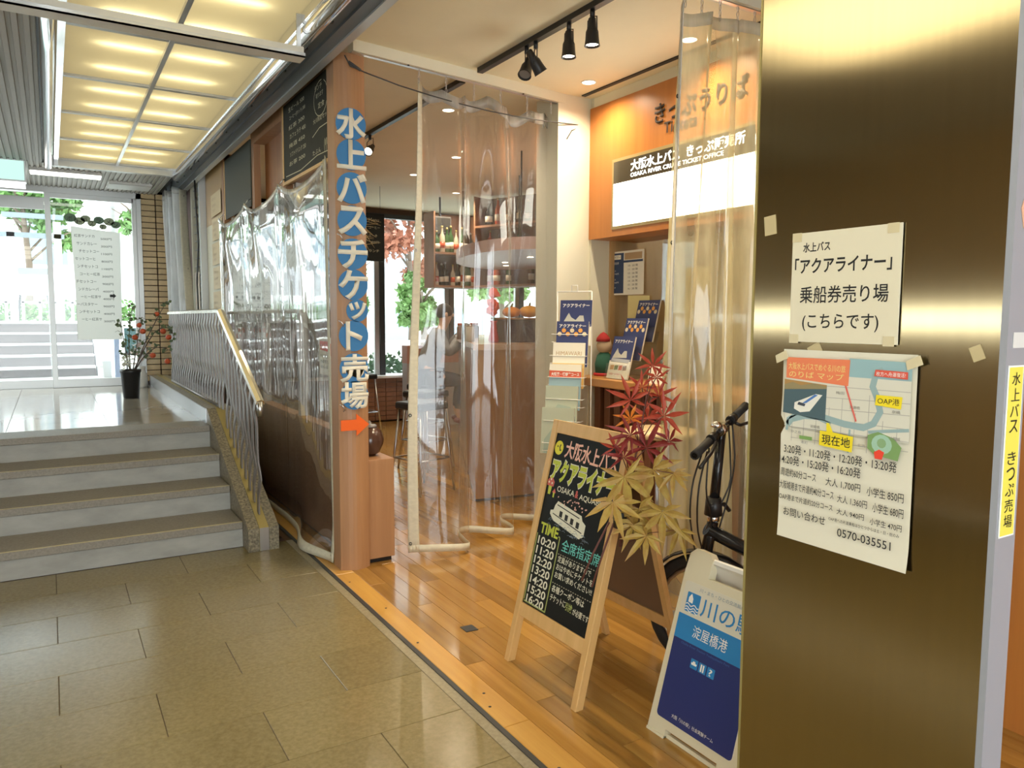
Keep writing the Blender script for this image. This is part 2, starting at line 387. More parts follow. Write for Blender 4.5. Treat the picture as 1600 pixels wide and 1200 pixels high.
# kerb beside the steps
kb = sroot('trim_1')
def kerb_piece(name, x0, x1, m, dz=0.):
    # side profile (y,z): front low, sloping to the platform, then flat
    P = [(4.73, 0), (4.73, .145), (6.08, .755), (9.95, .755), (9.95, 0)]
    bm = bmesh.new(); a = [bm.verts.new((x0, y, z+(dz if z > .05 else 0))) for y, z in P]; b = [bm.verts.new((x1, y, z+(dz if z > .05 else 0))) for y, z in P]; n = 5
    bm.faces.new(a); bm.faces.new(b[::-1])
    for i in range(n): bm.faces.new((a[i], b[i], b[(i+1) % n], a[(i+1) % n]))
    bmesh.ops.recalc_face_normals(bm, faces=bm.faces); return link(name, bm, m, kb)
kerb_piece('granite_band', .987, 1.052, M_granite); kerb_piece('granite_band', 1.112, 1.172, M_granite)
kerb_piece('brass_inlay', 1.0535, 1.1105, M_brass, .001)
box('end_cap', 1.0545, 1.1095, 4.724, 4.73, .002, .145, M_steel, kb)
box('steel_facing', .979, .986, 6.08, 9.95, .64, .752, M_steel, kb)

# stair railing
rl = thing('stair_railing', 'steel railing with brass handrail and wavy flat balusters beside the stairs', 'railing', loc=(1.08, 4.73, 0))
def rp(p): return (p[0]-1.08, p[1]-4.73, p[2])
hr = [(1.08, 8.7, 1.485), (1.08, 6.05, 1.495), (1.08, 5.93, 1.49), (1.08, 4.74, .925)]
bm = bmesh.new()
for a, b in ((hr[0], hr[2]), (hr[2], hr[3])):
    a, b = Vector(a), Vector(b); d = (b-a).normalized(); s = Vector((1, 0, 0)); n = s.cross(d)
    vs = []
    for p in (a, b):
        for q, w in ((-.026, -.014), (-.022, .01), (0, .018), (.022, .01), (.026, -.014)): vs.append(bm.verts.new(Vector(rp(p))+s*q+(n if n.z > 0 else -n)*w))
    for i in range(5): f = bm.faces.new((vs[i], vs[(i+1) % 5], vs[5+(i+1) % 5], vs[5+i]))
    bm.faces.new(vs[:5]); bm.faces.new(vs[5:])
bmesh.ops.recalc_face_normals(bm, faces=bm.faces)
link('handrail', bm, mat('worn brass steel', (.62, .58, .50), .22, metal=.95), rl)
tube('handrail_end', [rp((1.08, 4.75, .93)), rp((1.08, 4.748, .84))], .02, M_steel, rl, 8)
def baluster(y, z0, z1):
    bm = bmesh.new(); n = 14; L = []
    for i in range(n+1):
        t = i/n; zz = z0+(z1-z0)*t; h = zz-z0
        k1 = math.exp(-((t-.30)/.09)**2); k2 = math.exp(-((t-.86)/.06)**2)
        xo = .014*k1-.010*k2; yo = -.012*k1+.009*k2; w = .026+.006*k1
        L.append([bm.verts.new(rp((1.08+xo+a*.004, y+yo+b*w, zz))) for a, b in ((-1, -1), (1, -1), (1, 1), (-1, 1))])
    for A, B in zip(L, L[1:]):
        for j in range(4): f = bm.faces.new((A[j], A[(j+1) % 4], B[(j+1) % 4], B[j])); f.smooth = False
    bm.faces.new(L[0][::-1]); bm.faces.new(L[-1]); return link('baluster', bm, M_bal, rl)
M_bal = mat('baluster steel', (.23, .21, .20), .38, metal=.7)
y = 4.86
for i in range(9):
    z0 = .145+(y-4.73)*(.61/1.35); z1 = .925+(y-4.74)*(.565/1.19)-.01; baluster(y, z0, z1); y += .118
y += .02; bf = None
while y < 8.7:
    if bf is None: bf = baluster(y, .7555, 1.485); yb = y
    else: o = bf.copy(); C.objects.link(o); o.location = (0, y-yb, 0)
    y += .125
tube('base_rail', [rp((1.08, 6.1, .772)), rp((1.08, 8.72, .772))], .012, M_bal, rl, 6)

# ------------------------------------------------------------ walls, entrance doors
WY = 9.9
wb = sroot('wall_back')
bm = bmesh.new(); bm_box(bm, .955, 3.3, WY+.02, WY+.2, 0, 3.3); bm_box(bm, 3.3, 8.5, WY+.02, WY+.2, 0, .62); bm_box(bm, -3.2, 8.5, WY+.02, WY+.2, 2.86, 3.3)
link('wall_core', bm, M_grout, wb)
t0 = None
nr = 33
for r_ in range(nr):
    for c in range(3):
        if t0 is None: bm = bmesh.new(); bm_box(bm, 0, .146, -.02, .02, 0, .0575, 0, .002); t0 = link('wall_tile', bm, M_tilewall, wb); o = t0
        else: o = t0.copy(); C.objects.link(o)
        o.location = (.958+.158*c, WY, .75+.0665*r_ if r_ < 32 else .685)
        if r_ == 32 and False: pass
# brown tiled dado under the shop windows
bm = bmesh.new()
for r_ in range(9):
    for c in range(22): bm_box(bm, 3.0+.16*c, 3.152+.16*c, WY-.02, WY+.02, .02+.066*r_, .08+.066*r_)
o = link('dado_tile', bm, M_browntile, wb); o['kind'] = 'stuff'
box('window_sill', 2.6, 8.4, WY-.2, WY+.1, .62, .65, M_white, struct(bpy.data.objects.new('window_1', None)) if False else None)
sill = bpy.data.objects['window_sill']; wn = sroot('window_1'); sill.parent = wn
for x in (3.02, 3.93, 5.0, 6.2, 7.4): box('window_frame', x-.035, x+.035, WY+.0, WY+.08, .65, 2.86, M_dark, wn); box('frame_face', x-.11, x-.04, WY+.02, WY+.07, .65, 2.86, M_alu, wn)
box('window_frame', 3.0, 8.4, WY, WY+.08, 2.8, 2.86, M_dark, wn)
box('pane', 3.0, 8.4, WY+.04, WY+.045, .65, 2.8, M_glass, wn)

# sliding glass entrance doors
dr = sroot('door_1')
for (x0, x1, yy) in ((-1.25, .035, WY+.06), (-.01, .885, WY+.0)):
    lf = box('door_leaf', x0, x1, yy+.018, yy+.024, .73, 2.70, M_glass, dr)
for (x0, x1, z0, z1, yy) in ((.0, .055, .64, 2.82, WY), (.86, .905, .64, 2.82, WY), (-1.25, .0, .64, .73, WY+.06), (.05, .88, .64, .735, WY), (-1.25, 0, 2.62, 2.75, WY+.06), (.05, .88, 2.75, 2.82, WY), (-1.3, -1.25, .64, 2.82, WY)):
    box('door_frame', x0, x1, yy, yy+.045, z0, z1, M_alu, dr, .003)
box('jamb', .905, .955, WY-.03, WY+.1, .64, 2.86, M_alu, dr)
box('header', -3.2, .955, WY-.03, WY+.12, 2.80, 2.87, M_alu, dr)
box('side_light', -3.2, -1.3, WY+.02, WY+.03, .64, 2.8, M_glass, dr)
box('side_post', -2.2, -2.14, WY, WY+.05, .64, 2.8, M_alu, dr)

# sheet of writing on the door, leaf-shaped lettering, arrow
Md = frame((.26, WY-.013, 1.18), (1, 0, 0), (0, 0, 1))
ps = thing('door_notice', 'long white handwritten menu sheet taped on the right glass door', 'notice', M=Md)
poly('sheet', [(0, 0), (.45, 0), (.46, .6), (.47, 1.22), (-.02, 1.27), (0, .6)], 0, .002, M_thin, ps)
it = []
jp = 'ランチセットコーヒー紅茶サンドカレーパスタケーキ日替定食生ビールあり'
for i in range(12):
    s = random.randrange(0, 18); it.append((jp[s:s+6], .01+(i % 3)*.02, 1.15-.085*i, .2, .035)); it.append((str(random.randrange(3, 12)*100)+'円', .27, 1.13-.085*i, .11, .026))
texts('handwriting', it, M_ink, ps, z=.003)
for i, (x, y, r, cc) in enumerate([(-.02, 1.36, .06, 'g'), (.07, 1.33, .055, 'g2'), (.13, 1.36, .05, 'g2'), (.19, 1.31, .045, 'g2'), (.26, 1.35, .055, 'g'), (.36, 1.34, .055, 'g2'), (.43, 1.31, .05, 'g'), (.3, 1.28, .04, 'g2')]):
    t_ = thing('leaf_letter', 'round %s green paper disc with a letter, %s in the row above the door menu' % ('dark' if cc == 'g' else 'pale', ['first', 'second', 'third', 'fourth', 'fifth', 'seventh', 'last', 'lowest'][i]), 'paper letter', M=Md @ Matrix.Translation((x, y, 0)), group='green paper letters on the glass door')
    poly('disc', disc(0, 0, r, 14, r*.8), 0, .003, flatmat('leaf dark green', (.16, .26, .17)) if cc == 'g' else flatmat('leaf pale green', (.38, .46, .30)), t_)
    text('lettering', 'ボトバスラメンチ'[i], -.03, -.03, M_ink, t_, z=.004, h=.05, w=.05)
ta = thing('door_arrow', 'small black paper arrow on the glass door', 'arrow', M=frame((.60, WY-.014, 1.68), (1, 0, 0), (0, 0, 1)))
poly('arrow_shape', [(0, -.015), (.035, -.015), (.035, -.03), (.065, 0), (.035, .03), (.035, .015), (0, .015)], 0, .003, M_ink, ta)

# corridor ceiling: corrugated sheet
cc = sroot('ceiling')
bm = bmesh.new()
def corr(x0, x1, y0, y1, z, pitch=.05, d=.014):
    n = int((x1-x0)/pitch); pr = []
    for i in range(n):
        x = x0+i*pitch; pr += [(x, z), (x+pitch*.5, z), (x+pitch*.55, z+d), (x+pitch*.95, z+d)]
    pr.append((x0+n*pitch, z)); V = [(bm.verts.new((x, y0, zz)), bm.verts.new((x, y1, zz))) for x, zz in pr]
    for (a, b), (c_, d_) in zip(V, V[1:]): bm.faces.new((a, b, d_, c_))
corr(-3.2, .04, -3, 8.33, 2.85); corr(-3.2, 1.14, 8.36, WY, 2.86, .045)
link('corrugated_sheet', bm, M_corr, cc)
bm = bmesh.new(); bm_box(bm, -3.3, 1.35, -3, WY+.2, 3.12, 3.3); bm_box(bm, 1.35, 8.6, -3, WY+.2, 2.93, 3.3)
link('ceiling_slab', bm, M_ceil, cc)
bm = bmesh.new(); bm_box(bm, -3.3, .03, -3, 8.33, 2.88, 3.1); bm_box(bm, -3.3, 1.35, 8.4, WY+.2, 2.9, 3.1); link('ceiling_void', bm, M_dark, cc)
# other walls
M_lw = mat('brown corridor wall', (.40, .30, .17), .5, var=.1, vscale=(2, 2, 2))
struct(box('wall_left', -3.35, -3.2, -3, WY+.2, 0, 1.37, M_lw)); struct(box('wall_left', -3.35, -3.2, -3, WY+.2, 1.53, 3.3, M_lw))  # unseen wall; its slit is shaped to reflect a bright band in the panel
struct(box('wall_front', 1.4, 8.6, -3.15, -3, 0, 3.3, M_cream)); struct(box('wall_front', -3.35, 1.4, -3.15, -3, 2.5, 3.3, M_lw)); struct(box('wall_right', 6.9, 7.05, -3, WY+.2, 0, 3.3, wood('shop wall wood', (.26, .14, .08), (.2, .1, .06), .5)))

# ceiling light box with frosted panels and chrome frame
lb = thing('ceiling_light_box', 'long ceiling light box of frosted yellow panels in a chrome frame', 'ceiling light', loc=(.6, 4, 2.9))
LO = lb.location.copy()
def lbx(name, x0, x1, y0, y1, z0, z1, m): return box(name, x0-LO.x, x1-LO.x, y0-LO.y, y1-LO.y, z0-LO.z, z1-LO.z, m, lb)
ys = [8.27-.955*i for i in range(0, 10)]
for i in range(len(ys)-1):
    for (x0, x1) in ((.125, .595), (.62, 1.09)):
        lbx('frosted_panel', x0, x1, ys[i+1]+.02, ys[i]-.02, 2.9, 2.903, M_diff)
        for q in (.27, .73):
            yy = ys[i+1]+q*(ys[i]-ys[i+1]); xa = x0+.1 if x0 > .5 else x0+.16
            if x0 > .5: xa = x0+.03
            tube('lamp_tube', [(xa-LO.x, yy-LO.y, .042), (xa+.28-LO.x, yy-LO.y, .042)], .014, M_tube, lb, 6)
    lbx('cross_bar', .1, 1.11, ys[i]-.02, ys[i]+.015, 2.885, 2.905, M_alu)
lbx('center_bar', .595, .62, ys[-1], 8.3, 2.878, 2.9, M_steel)
M_hs = mat('housing grey', (.35, .33, .28), .7); lbx('housing_top', .06, 1.14, ys[-1], 8.3, 3.05, 3.06, M_hs); lbx('housing_side', .06, .075, ys[-1], 8.3, 2.9, 3.05, M_hs); lbx('housing_side', 1.13, 1.14, ys[-1], 8.3, 2.9, 3.05, M_hs)
lbx('end_frame', .04, 1.15, 8.28, 8.36, 2.83, 2.92, M_alu)
lbx('inner_trim', .09, .125, ys[-1], 8.28, 2.86, 2.91, M_chrome); lbx('inner_trim', 1.09, 1.115, ys[-1], 8.28, 2.85, 2.91, M_chrome)
for x, r_ in ((.045, .035), (1.135, .04)):
    tube('chrome_molding', [(x-LO.x, ys[-1]-LO.y, -.07), (x-LO.x, 8.33-LO.y, -.07)], r_, M_chrome, lb, 12)
# pale crossing rail under the light box
cr = thing('crossing_rail', 'pale grey steel rail crossing under the ceiling light box', 'rail', loc=(0, 3.77, 2.7))
box('rail_web', -3.15, 1.1, -.02, .03, -.005, .045, mat('pale rail paint', (.66, .64, .56), .4), cr); box('rail_flange', -3.15, 1.1, -.045, .05, -.012, -.004, mat('pale rail paint', (.6, .6, .6)), cr); box('rail_lip', -3.15, 1.1, -.045, -.04, -.012, .01, M_alu, cr)
box('hanger', 1.07, 1.09, -.01, .0, .045, .2, M_alu, cr)
# steel channel above the shop front
ch = sroot('trim_2')
box('channel_web', 1.19, 1.30, -3, WY, 2.84, 2.93, M_channel, ch); box('channel_lip', 1.30, 1.345, -3, WY, 2.815, 2.93, M_alu, ch); box('channel_flange', 1.24, 1.30, -3, WY, 2.825, 2.84, M_channel, ch)
box('dark_recess', 1.15, 1.35, -3, WY, 2.93, 3.12, M_black, ch)
y = 1.5; b0 = None
while y < 9.5:
    if b0 is None: b0 = box('bracket', 1.175, 1.2, 0, .02, 2.83, 2.93, M_black, ch); o = b0
    else: o = b0.copy(); C.objects.link(o)
    o.location.y = y; y += .42
# ceiling fixtures at the far end
def simple(name, label, cat, x0, x1, y0, y1, z0, z1, m, mf):
    t = thing(name, label, cat, loc=((x0+x1)/2, (y0+y1)/2, z0)); w, d = (x1-x0)/2, (y1-y0)/2
    box('housing', -w, w, -d, d, .012, z1-z0, mf, t); box('lit_face', -w+.006, w-.006, -d+.006, d-.006, 0, .012, m, t); return t
simple('fluorescent_fixture', 'white lit fluorescent fixture on the far corrugated ceiling', 'ceiling light', -.11, .5, 8.66, 8.85, 2.82, 2.87, M_fluo, M_white)
simple('ceiling_vent', 'pale flat ceiling vent beside the wall tiles', 'vent', .58, 1.0, 9.1, 9.45, 2.83, 2.87, mat('vent grey', (.6, .6, .58)), M_white)
t = thing('hanging_sign', 'pale green lit box sign at the left edge of the ceiling', 'sign', loc=(-.6, 8.3, 2.66))
box('case', -.5, .47, 0, .12, 0, .2, M_alu, t); box('lit_face', -.49, .455, -.006, 0, .015, .185, M_exit, t); box('lower_tube', -.5, .46, .0, .1, -.05, -.005, emitter('sign tube', (1, 1, 1), 2.2), t)
# row of fluorescent fixtures over the near corridor (out of frame, lights corridor and steel panel)
for i, yy in enumerate((-.9, .6, 2.1)):
    simple('corridor_light', 'bright fluorescent fixture over the near corridor, %s' % ['behind the camera', 'beside the steel panel', 'nearest the ceiling light box'][i], 'ceiling light', -1.1, -.08, yy-.6, yy+.6, 2.79, 2.848, emitter('corridor lamp face', (1, .93, .74), 4.2) if i == 0 else MATS['corridor lamp face'], M_white)['group'] = 'fixtures over the near corridor'

# ------------------------------------------------------------ shop front
# wooden post with big letters
po = thing('wooden_post', 'orange wooden post carrying blue discs with cream letters', 'post', loc=(1.45, 4.16, 0))
bm = bmesh.new(); pts = [(-.087, .07), (-.087, -.05)]+[(-.087+.174*i/8, -.05-.035*math.sin(PI*i/8)) for i in range(1, 8)]+[(.087, -.05), (.087, .07)]
bm_poly(bm, pts, 0, 2.87); link('column', bm, M_post, po)
Mp = frame((0, -.09, 0), (1, 0, 0), (0, 0, 1))
LET = [('水', 2.495, .085), ('上', 2.332, .083), ('バ', 2.153, .085), ('ス', 1.977, .083), ('チ', 1.796, .085), ('ケ', 1.628, .085), ('ッ', 1.485, .062), ('ト', 1.345, .085), ('売', 1.165, .083), ('場', 1.012, .08)]
for i, (chh, z, r_) in enumerate(LET):
    xo = -.008+(.022 if chh == 'ッ' else 0)
    d = poly('letter_disc', disc(0, 0, r_, 32), 0, .006, M_blue, po, M=Mp @ Matrix.Translation((xo, z, 0)))
    s = 2*r_*(.95 if chh != 'ッ' else .8)
    text('lettering', chh, 0, -s/2, M_letter, d, z=.0065, w=s*(1.05 if chh not in 'ト' else .6), h=s, bold=.028, thick=.005, align='C')
poly('arrow', [(-.08, -.03), (.01, -.03), (.01, -.062), (.085, 0), (.01, .062), (.01, .03), (-.08, .03)], 0, .006, M_orange, po, M=Mp @ Matrix.Translation((-.01, .845, 0)))['label'] = 'orange arrow pointing right'
for i, z in enumerate((1.883, 1.41, .945)):
    tube('cable_clip', [(-.09, -.085, z+.02), (-.08, -.105, z+.01), (-.065, -.1, z-.01), (-.07, -.085, z-.02)], .003, M_steel, po, 5)
# low wooden box behind the post with a kettle
t = thing('low_wooden_box', 'plain orange wooden box standing behind the lettered post', 'box', loc=(1.62, 4.33, 0))
box('carcass', -.083, .085, -.19, .19, .03, .62, M_post, t, .002); box('plinth', -.07, .07, -.17, .17, 0, .03, M_black, t)
t = thing('round_kettle', 'dark glazed round pot resting on the low wooden box', 'pot', loc=(1.615, 4.30, .62))
lathe('body', [(.03, 0), (.06, .02), (.082, .07), (.085, .1), (.07, .15), (.035, .175), (.03, .18)], (0, 0, 0), mat('dark glazed ceramic', (.09, .045, .03), .12), t, 20)
lathe('lid', [(.045, .172), (.04, .185), (.012, .19), (.012, .2), (.002, .21)], (0, 0, 0), mat('pot lid', (.25, .24, .24), .25), t, 16)

# glazed front behind the left vinyl: wood base, frames, glass
sf = sroot('wall_front_shop')
X0 = 1.47
for a, b in ((4.26, 5.6), (5.61, 6.9), (6.91, 8.4)): box('base_panel', X0, X0+.05, a, b, 0.02, .72, wood('base panel wood', (.30, .145, .07), (.24, .11, .05), .35), sf)
box('base_rail', X0-.02, X0+.06, 4.26, 8.4, .72, .76, M_post, sf); box('plinth', X0+.005, X0+.05, 4.26, 8.4, 0, .02, M_black, sf)
for y in (5.28, 6.33, 7.42): box('mullion', X0, X0+.06, y-.025, y+.025, .76, 2.36, M_alu, sf)
box('front_glass', X0+.025, X0+.03, 4.26, 8.4, .76, 2.36, M_glass, sf)
box('upper_panel', X0-.05, X0+.03, 4.25, 5.32, 2.36, 2.93, M_post, sf); 
box('upper_frame', X0-.05, X0, 5.33, 5.42, 2.3, 2.93, M_post, sf); box('upper_frame', X0-.05, X0, 6.25, 6.34, 2.3, 2.93, M_post, sf)
box('upper_back', X0+.04, X0+.08, 5.4, 6.26, 2.36, 2.93, wood('recess wood', (.36, .15, .05), (.28, .11, .04)), sf); box('upper_frame', X0-.05, X0+.05, 5.42, 6.25, 2.8, 2.93, M_post, sf)
box('upper_panel', X0-.05, X0+.03, 7.42, 8.4, 2.36, 2.93, M_inner, sf); box('side_frame', X0-.06, X0, 7.42, 7.5, .76, 2.93, M_post, sf); box('side_frame', X0-.05, X0+.03, 7.5, 8.4, .76, 2.36, M_cream, sf)
t = thing('grey_board', 'blank grey board above the vinyl at its far end', 'board', loc=(X0-.06, 6.85, 2.6))
box('panel', 0, .01, -.52, .5, -.27, .25, mat('grey slate board', (.07, .075, .06), .6, spec=.2), t); box('edge', -.004, 0, .5, .53, -.27, .25, M_easel, t)
# blackboard above the vinyl
Mb = frame((X0-.065, 5.30, 2.36), (0, -1, 0), (0, 0, 1))
t = thing('drinks_blackboard', 'blackboard with chalked drinks list mounted above the clear vinyl', 'blackboard', M=Mb)
poly('board', [(0, 0), (1.06, 0), (1.06, .5), (0, .5)], -.012, 0, M_chalk2, t); poly('frame_strip', [(-.025, 0), (0, 0), (0, .5), (-.025, .5)], -.014, .004, M_easel, t); poly('frame_strip', [(-.025, -.02), (1.06, -.02), (1.06, 0), (-.025, 0)], -.014, .004, M_easel, t)
M_ch = flatmat('chalk', (.62, .6, .42)); M_ch2 = flatmat('faint chalk', (.33, .32, .22))
it = []
for i, w_ in enumerate(['生ビール 500', 'コーヒー(ホット) 300', '紅茶 300', 'カフェラテ 400', '梅酒 450', 'ソフトドリンク 250', 'お茶 200']): it.append((w_, .14+.02*(i % 2), .43-.058*i, .36, .03))
it += [('ランチ', .72, .42, .14, .03), ('有ります', .74, .375, .14, .03), ('定食', .78, .31, .12, .035), ('大川限定セット', .68, .24, .3, .03), ('たぶん', .66, .06, .16, .028)]
texts('chalk_writing', it, M_ch, t, z=.002)
strokes('chalk_lines', [[(.83+.13*math.cos(a*PI/9), .365+.1*math.sin(a*PI/9)) for a in range(4, 22)], [(.05, .03), (.4, .02), (.75, .05), (1.04, .04)], [(.66, .17), (.8, .2), (.95, .2), (1.02, .18)]]+[[(.9+.03*k+.01*math.cos(a*.8), .08+.04*math.sin(a*.8)) for a in range(6)] for k in range(3)], .005, M_ch, t)
# paper notices along the far strip, with a louvre and black cable
notes = None
for i in range(6):
    z = 2.62-.235*i
    t = thing('paper_notice', 'cream paper notice, %s in the vertical strip beside the grey board' % ['topmost', 'second', 'third', 'fourth', 'fifth', 'lowest'][i], 'notice', M=frame((X0-.064, 8.04-.03*(i % 2), z-.2), (0, -1, 0), (0, 0, 1)), group='cream notices in the far strip')
    poly('sheet', [(0, 0), (.5, .004), (.5, .215), (0, .21)], 0, .002, mat('cream notice paper', (.72, .6, .4), .7), t); texts('print', [('お知らせ', .04, .15, .2, .03), ('営業時間', .05, .09, .18, .025), ('ご案内', .06, .04, .15, .025)], flatmat('faded print', (.5, .36, .24)), t)
lv = sroot('wall_louvre'); 
for y in (8.45, 8.95): box('louvre_post', 1.36, 1.44, y-.04, y+.04, .75, 2.93, M_cream if y > 8.6 else M_alu, lv)
box('louvre_back', 1.44, 1.5, 8.45, WY, 0, 2.93, M_dark, lv)
for i in range(22): box('slat', 1.375, 1.43, 8.5, 8.9, .9+.09*i, .905+.09*i, M_alu, lv)
box('side_boards', 1.40, 1.5, 8.99, WY, .75, 2.93, mat('purple brown board', (.25, .17, .16), .6), lv)
t = thing('white_label_sheet', 'white paper label on the louvred panel', 'notice', M=frame((1.365, 8.88, 1.5), (0, -1, 0), (0, 0, 1))); poly('sheet', [(0, 0), (.3, 0), (.3, .42), (0, .42)], 0, .002, mat('pinkish paper', (.78, .7, .6), .7), t); texts('print', [('ご注意', .05, .3, .2, .06)], flatmat('faded print', (.5, .36, .24)), t)
tag(tube('black_cable', [(1.30, 8.3, 2.9), (1.31, 8.33, 2.6), (1.33, 8.36, 2.2), (1.31, 8.4, 1.8), (1.32, 8.42, 1.4), (1.32, 8.45, .76)], .008, M_black, None, 6), 'thin black cable hanging down in front of the louvres', 'cable')

# ------------------------------------------------------------ vinyl curtains
def hooks(t, pts, zr, m=M_steel):
    for i, (x, y, z) in enumerate(pts):
        bm = bmesh.new(); n = max(2, int((zr-z)/.022))
        for k in range(n):
            zc = z+(zr-z)*(k+.5)/n; ax = (1, 0) if k % 2 else (0, 1)
            bm_tube(bm, [(x+.006*ax[0]*math.cos(a*PI/4), y+.006*ax[1]*math.cos(a*PI/4), zc+.013*math.sin(a*PI/4)) for a in range(8)], .0018, 4, 0, True)
        link('hook_chain', bm, m, t)
def grommet(t, p, nrm, m=M_steel):
    q = Vector(nrm).normalized(); a = q.orthogonal().normalized(); b = q.cross(a); c = Vector(p)+q*.003
    bm = bmesh.new(); bm_tube(bm, [c+.008*(math.cos(k*PI/5)*a+math.sin(k*PI/5)*b) for k in range(10)], .003, 5, 0, True); link('grommet', bm, m, t)
# middle curtain of the shop entrance
cu = thing('vinyl_curtain', 'clear vinyl curtain with cream edges hanging in folds across the shop entrance', 'curtain')
PB = [(1.785, 4.13), (1.90, 4.045), (2.04, 4.0), (2.15, 4.03), (2.17, 4.13), (2.20, 4.27), (2.28, 4.30), (2.42, 4.22), (2.55, 4.18), (2.585, 4.25), (2.58, 4.38), (2.64, 4.45), (2.76, 4.44), (2.88, 4.38), (2.99, 4.33), (3.07, 4.33)]
PT = [(1.86+1.2*i/15, 4.115+.016*i+.05*math.sin(i*1.5)) for i in range(16)]
def fA(u, v):
    a = crom(PB, u); b = crom(PT, u); k = (1-v)**.8 if v < 1 else 0
    p = a.lerp(b, min(1, max(0, v*v*.35+v*.65)))
    zt = 2.80+.02*math.cos(u*15*1.0)-.05*(abs(math.sin(u*PI*7)))*.6
    e = .012*math.sin(6*v+3)*(1 if u < .1 else .3)
    return (p.x+e, p.y, .035+(zt-.035)*v+.012*math.sin(u*20)*(1-v))
grid('vinyl_sheet', fA, 0, 1, 0, 1, 120, 26, M_pvc, cu)
grid('edge_binding', fA, 0, .036, 0, 1, 4, 40, M_binding, cu, thick=.004); grid('edge_binding', fA, .965, 1, 0, 1, 3, 40, M_binding, cu, thick=.004)
grid('bottom_hem', fA, 0, 1, 0, .016, 120, 1, M_binding, cu, thick=.004); grid('top_hem', fA, 0, 1, .975, 1, 120, 1, clear_sheet('hem vinyl', (.8, .8, .75), haze=.4, rough=.1), cu, thick=.003)
RA = lambda x: 4.05+.25*(x-1.44)/1.76
hooks(cu, [(fA(u, .99)[0], RA(fA(u, .99)[0]), fA(u, .99)[2]) for u in (.005, .16, .33, .5, .68, .85, .98)], 2.87)
for v in (.02, .3, .65): p = fA(.011, v); grommet(cu, p, (-.3, -1, 0), M_dark if v != .65 else M_steel)
for v in (.35, .66): p = fA(.989, v); grommet(cu, p, (-.3, -1, 0))
rr = thing('curtain_rail', 'cream curtain rail under the ceiling from the post to the ticket booth', 'rail', M=frame((1.44, 4.05, 2.9), (1.76, .25, 0), (-.25, 1.76, 0)))
box('rail', 0, 1.80, -.03, .03, -.03, .03, M_cream, rr); box('rail_slot', 0, 1.80, -.012, .012, -.034, -.03, M_steel, rr)
for x in (.35, 1.2): lathe('screw', [(.006, -.036), (.006, -.03)], (x, -.02, 0), M_dark, rr, 8)
wp = [(1.40, 4.03, 2.84), (1.43, 4.03, 2.79), (1.53, 4.04, 2.77)]+[(1.53+1.62*t/8, 4.05+.2*t/8, 2.765-.015*t/8-.045*math.sin(PI*t/8)) for t in range(1, 9)]
wr = thing('steel_wire', 'thin dark wire stretched in front of the clear entrance curtain', 'wire')
tube('wire', wp, .004, M_dark, wr, 5); tube('turnbuckle', [(1.42, 4.03, 2.81), (1.49, 4.035, 2.778)], .008, M_dark, wr, 6); tube('loose_end', [(3.14, 4.25, 2.75), (3.04, 4.24, 2.70), (3.0, 4.24, 2.64)], .004, M_dark, wr, 5)

# taut reflective vinyl over the left shop front
cl = thing('front_vinyl_sheet', 'taut reflective clear vinyl sheet draped over the shop front beside the stairs', 'curtain')
HP = [4.245, 5.29, 6.35, 7.42]
def topz(y):
    for a, b in zip(HP, HP[1:]):
        if a <= y <= b: t = (y-a)/(b-a); return 2.35-.10*(math.sin(PI*t))**.8
    return 2.35
def fB(u, v):
    y = 4.245+3.175*u; t = None
    fold = 0
    for hgt in HP: d = abs(y-hgt); fold += .012*math.exp(-(d/.10)**2)*(v**2)*(1 if int(d*60) % 2 else -1)
    sag = .035*math.sin((y-4.245)/1.06*PI)**2*max(0, 1-abs(v-.92)/.16)*1.2
    flare = .10*math.exp(-((y-4.62)/.28)**2)*max(0, (.1-v)/.1)**1.3
    z = .012+(topz(y)-.012)*v
    wav = .004*math.sin(y*5+v*2)+.0007*math.sin(y*19)*(1-v)
    x = 1.375-.015*v-sag-flare+wav*(1-.3*v)+fold*.6
    if y > 4.7: x += 0
    return (x, y, z)
grid('vinyl_sheet', fB, 0, 1, 0, 1, 160, 60, M_pvc_w, cl)
grid('edge_binding', fB, 0, .012, 0, 1, 2, 60, M_binding, cl, thick=.004); grid('bottom_hem', fB, 0, 1, 0, .022, 120, 2, M_binding, cl, thick=.004); grid('top_hem', fB, 0, 1, .985, 1, 160, 1, MATS['hem vinyl'], cl, thick=.003)
for y in HP: tube('tie', [(1.37, y, 2.345), (1.39, y, 2.375), (1.41, y, 2.385)], .004, M_steel, cl, 5)
# notices seen through it
t = thing('handwritten_poster', 'large white handwritten poster on the glass behind the left vinyl', 'poster', M=frame((X0+.02, 7.3, 1.40), (0, -1, 0), (0, 0, 1)))
poly('sheet', [(0, 0), (1.4, 0), (1.4, .74), (0, .74)], 0, .002, M_paper2, t)
it = []
for i in range(8):
    for k in range(2): s = random.randrange(0, 16); it.append((jp[s:s+8], .08+.68*k+.03*(i % 2), .63-.085*i, .5, .04))
texts('handwriting', it, flatmat('grey pen', (.12, .12, .14)), t, z=.003)
t = thing('caution_notice', 'white notice with red arrow flag on the glass near the lettered post', 'notice', M=frame((X0+.02, 4.86, 1.08), (0, -1, 0), (0, 0, 1)))
poly('sheet', [(0, 0), (.26, 0), (.26, .24), (0, .24)], 0, .002, M_paper, t); poly('red_flag', [(.02, .16), (.2, .15), (.25, .12), (.25, .2), (.2, .215), (.02, .215)], .002, .003, flatmat('notice red', (.75, .08, .06)), t)
texts('print', [('水上バス', .04, .17, .12, .03)], M_paper2, t, z=.004); texts('print', [('のりばは前方の', .03, .11, .16, .022), ('船着場です', .03, .075, .2, .022), ('乗船券はお早めに', .03, .04, .2, .02)], M_ink, t, z=.003)

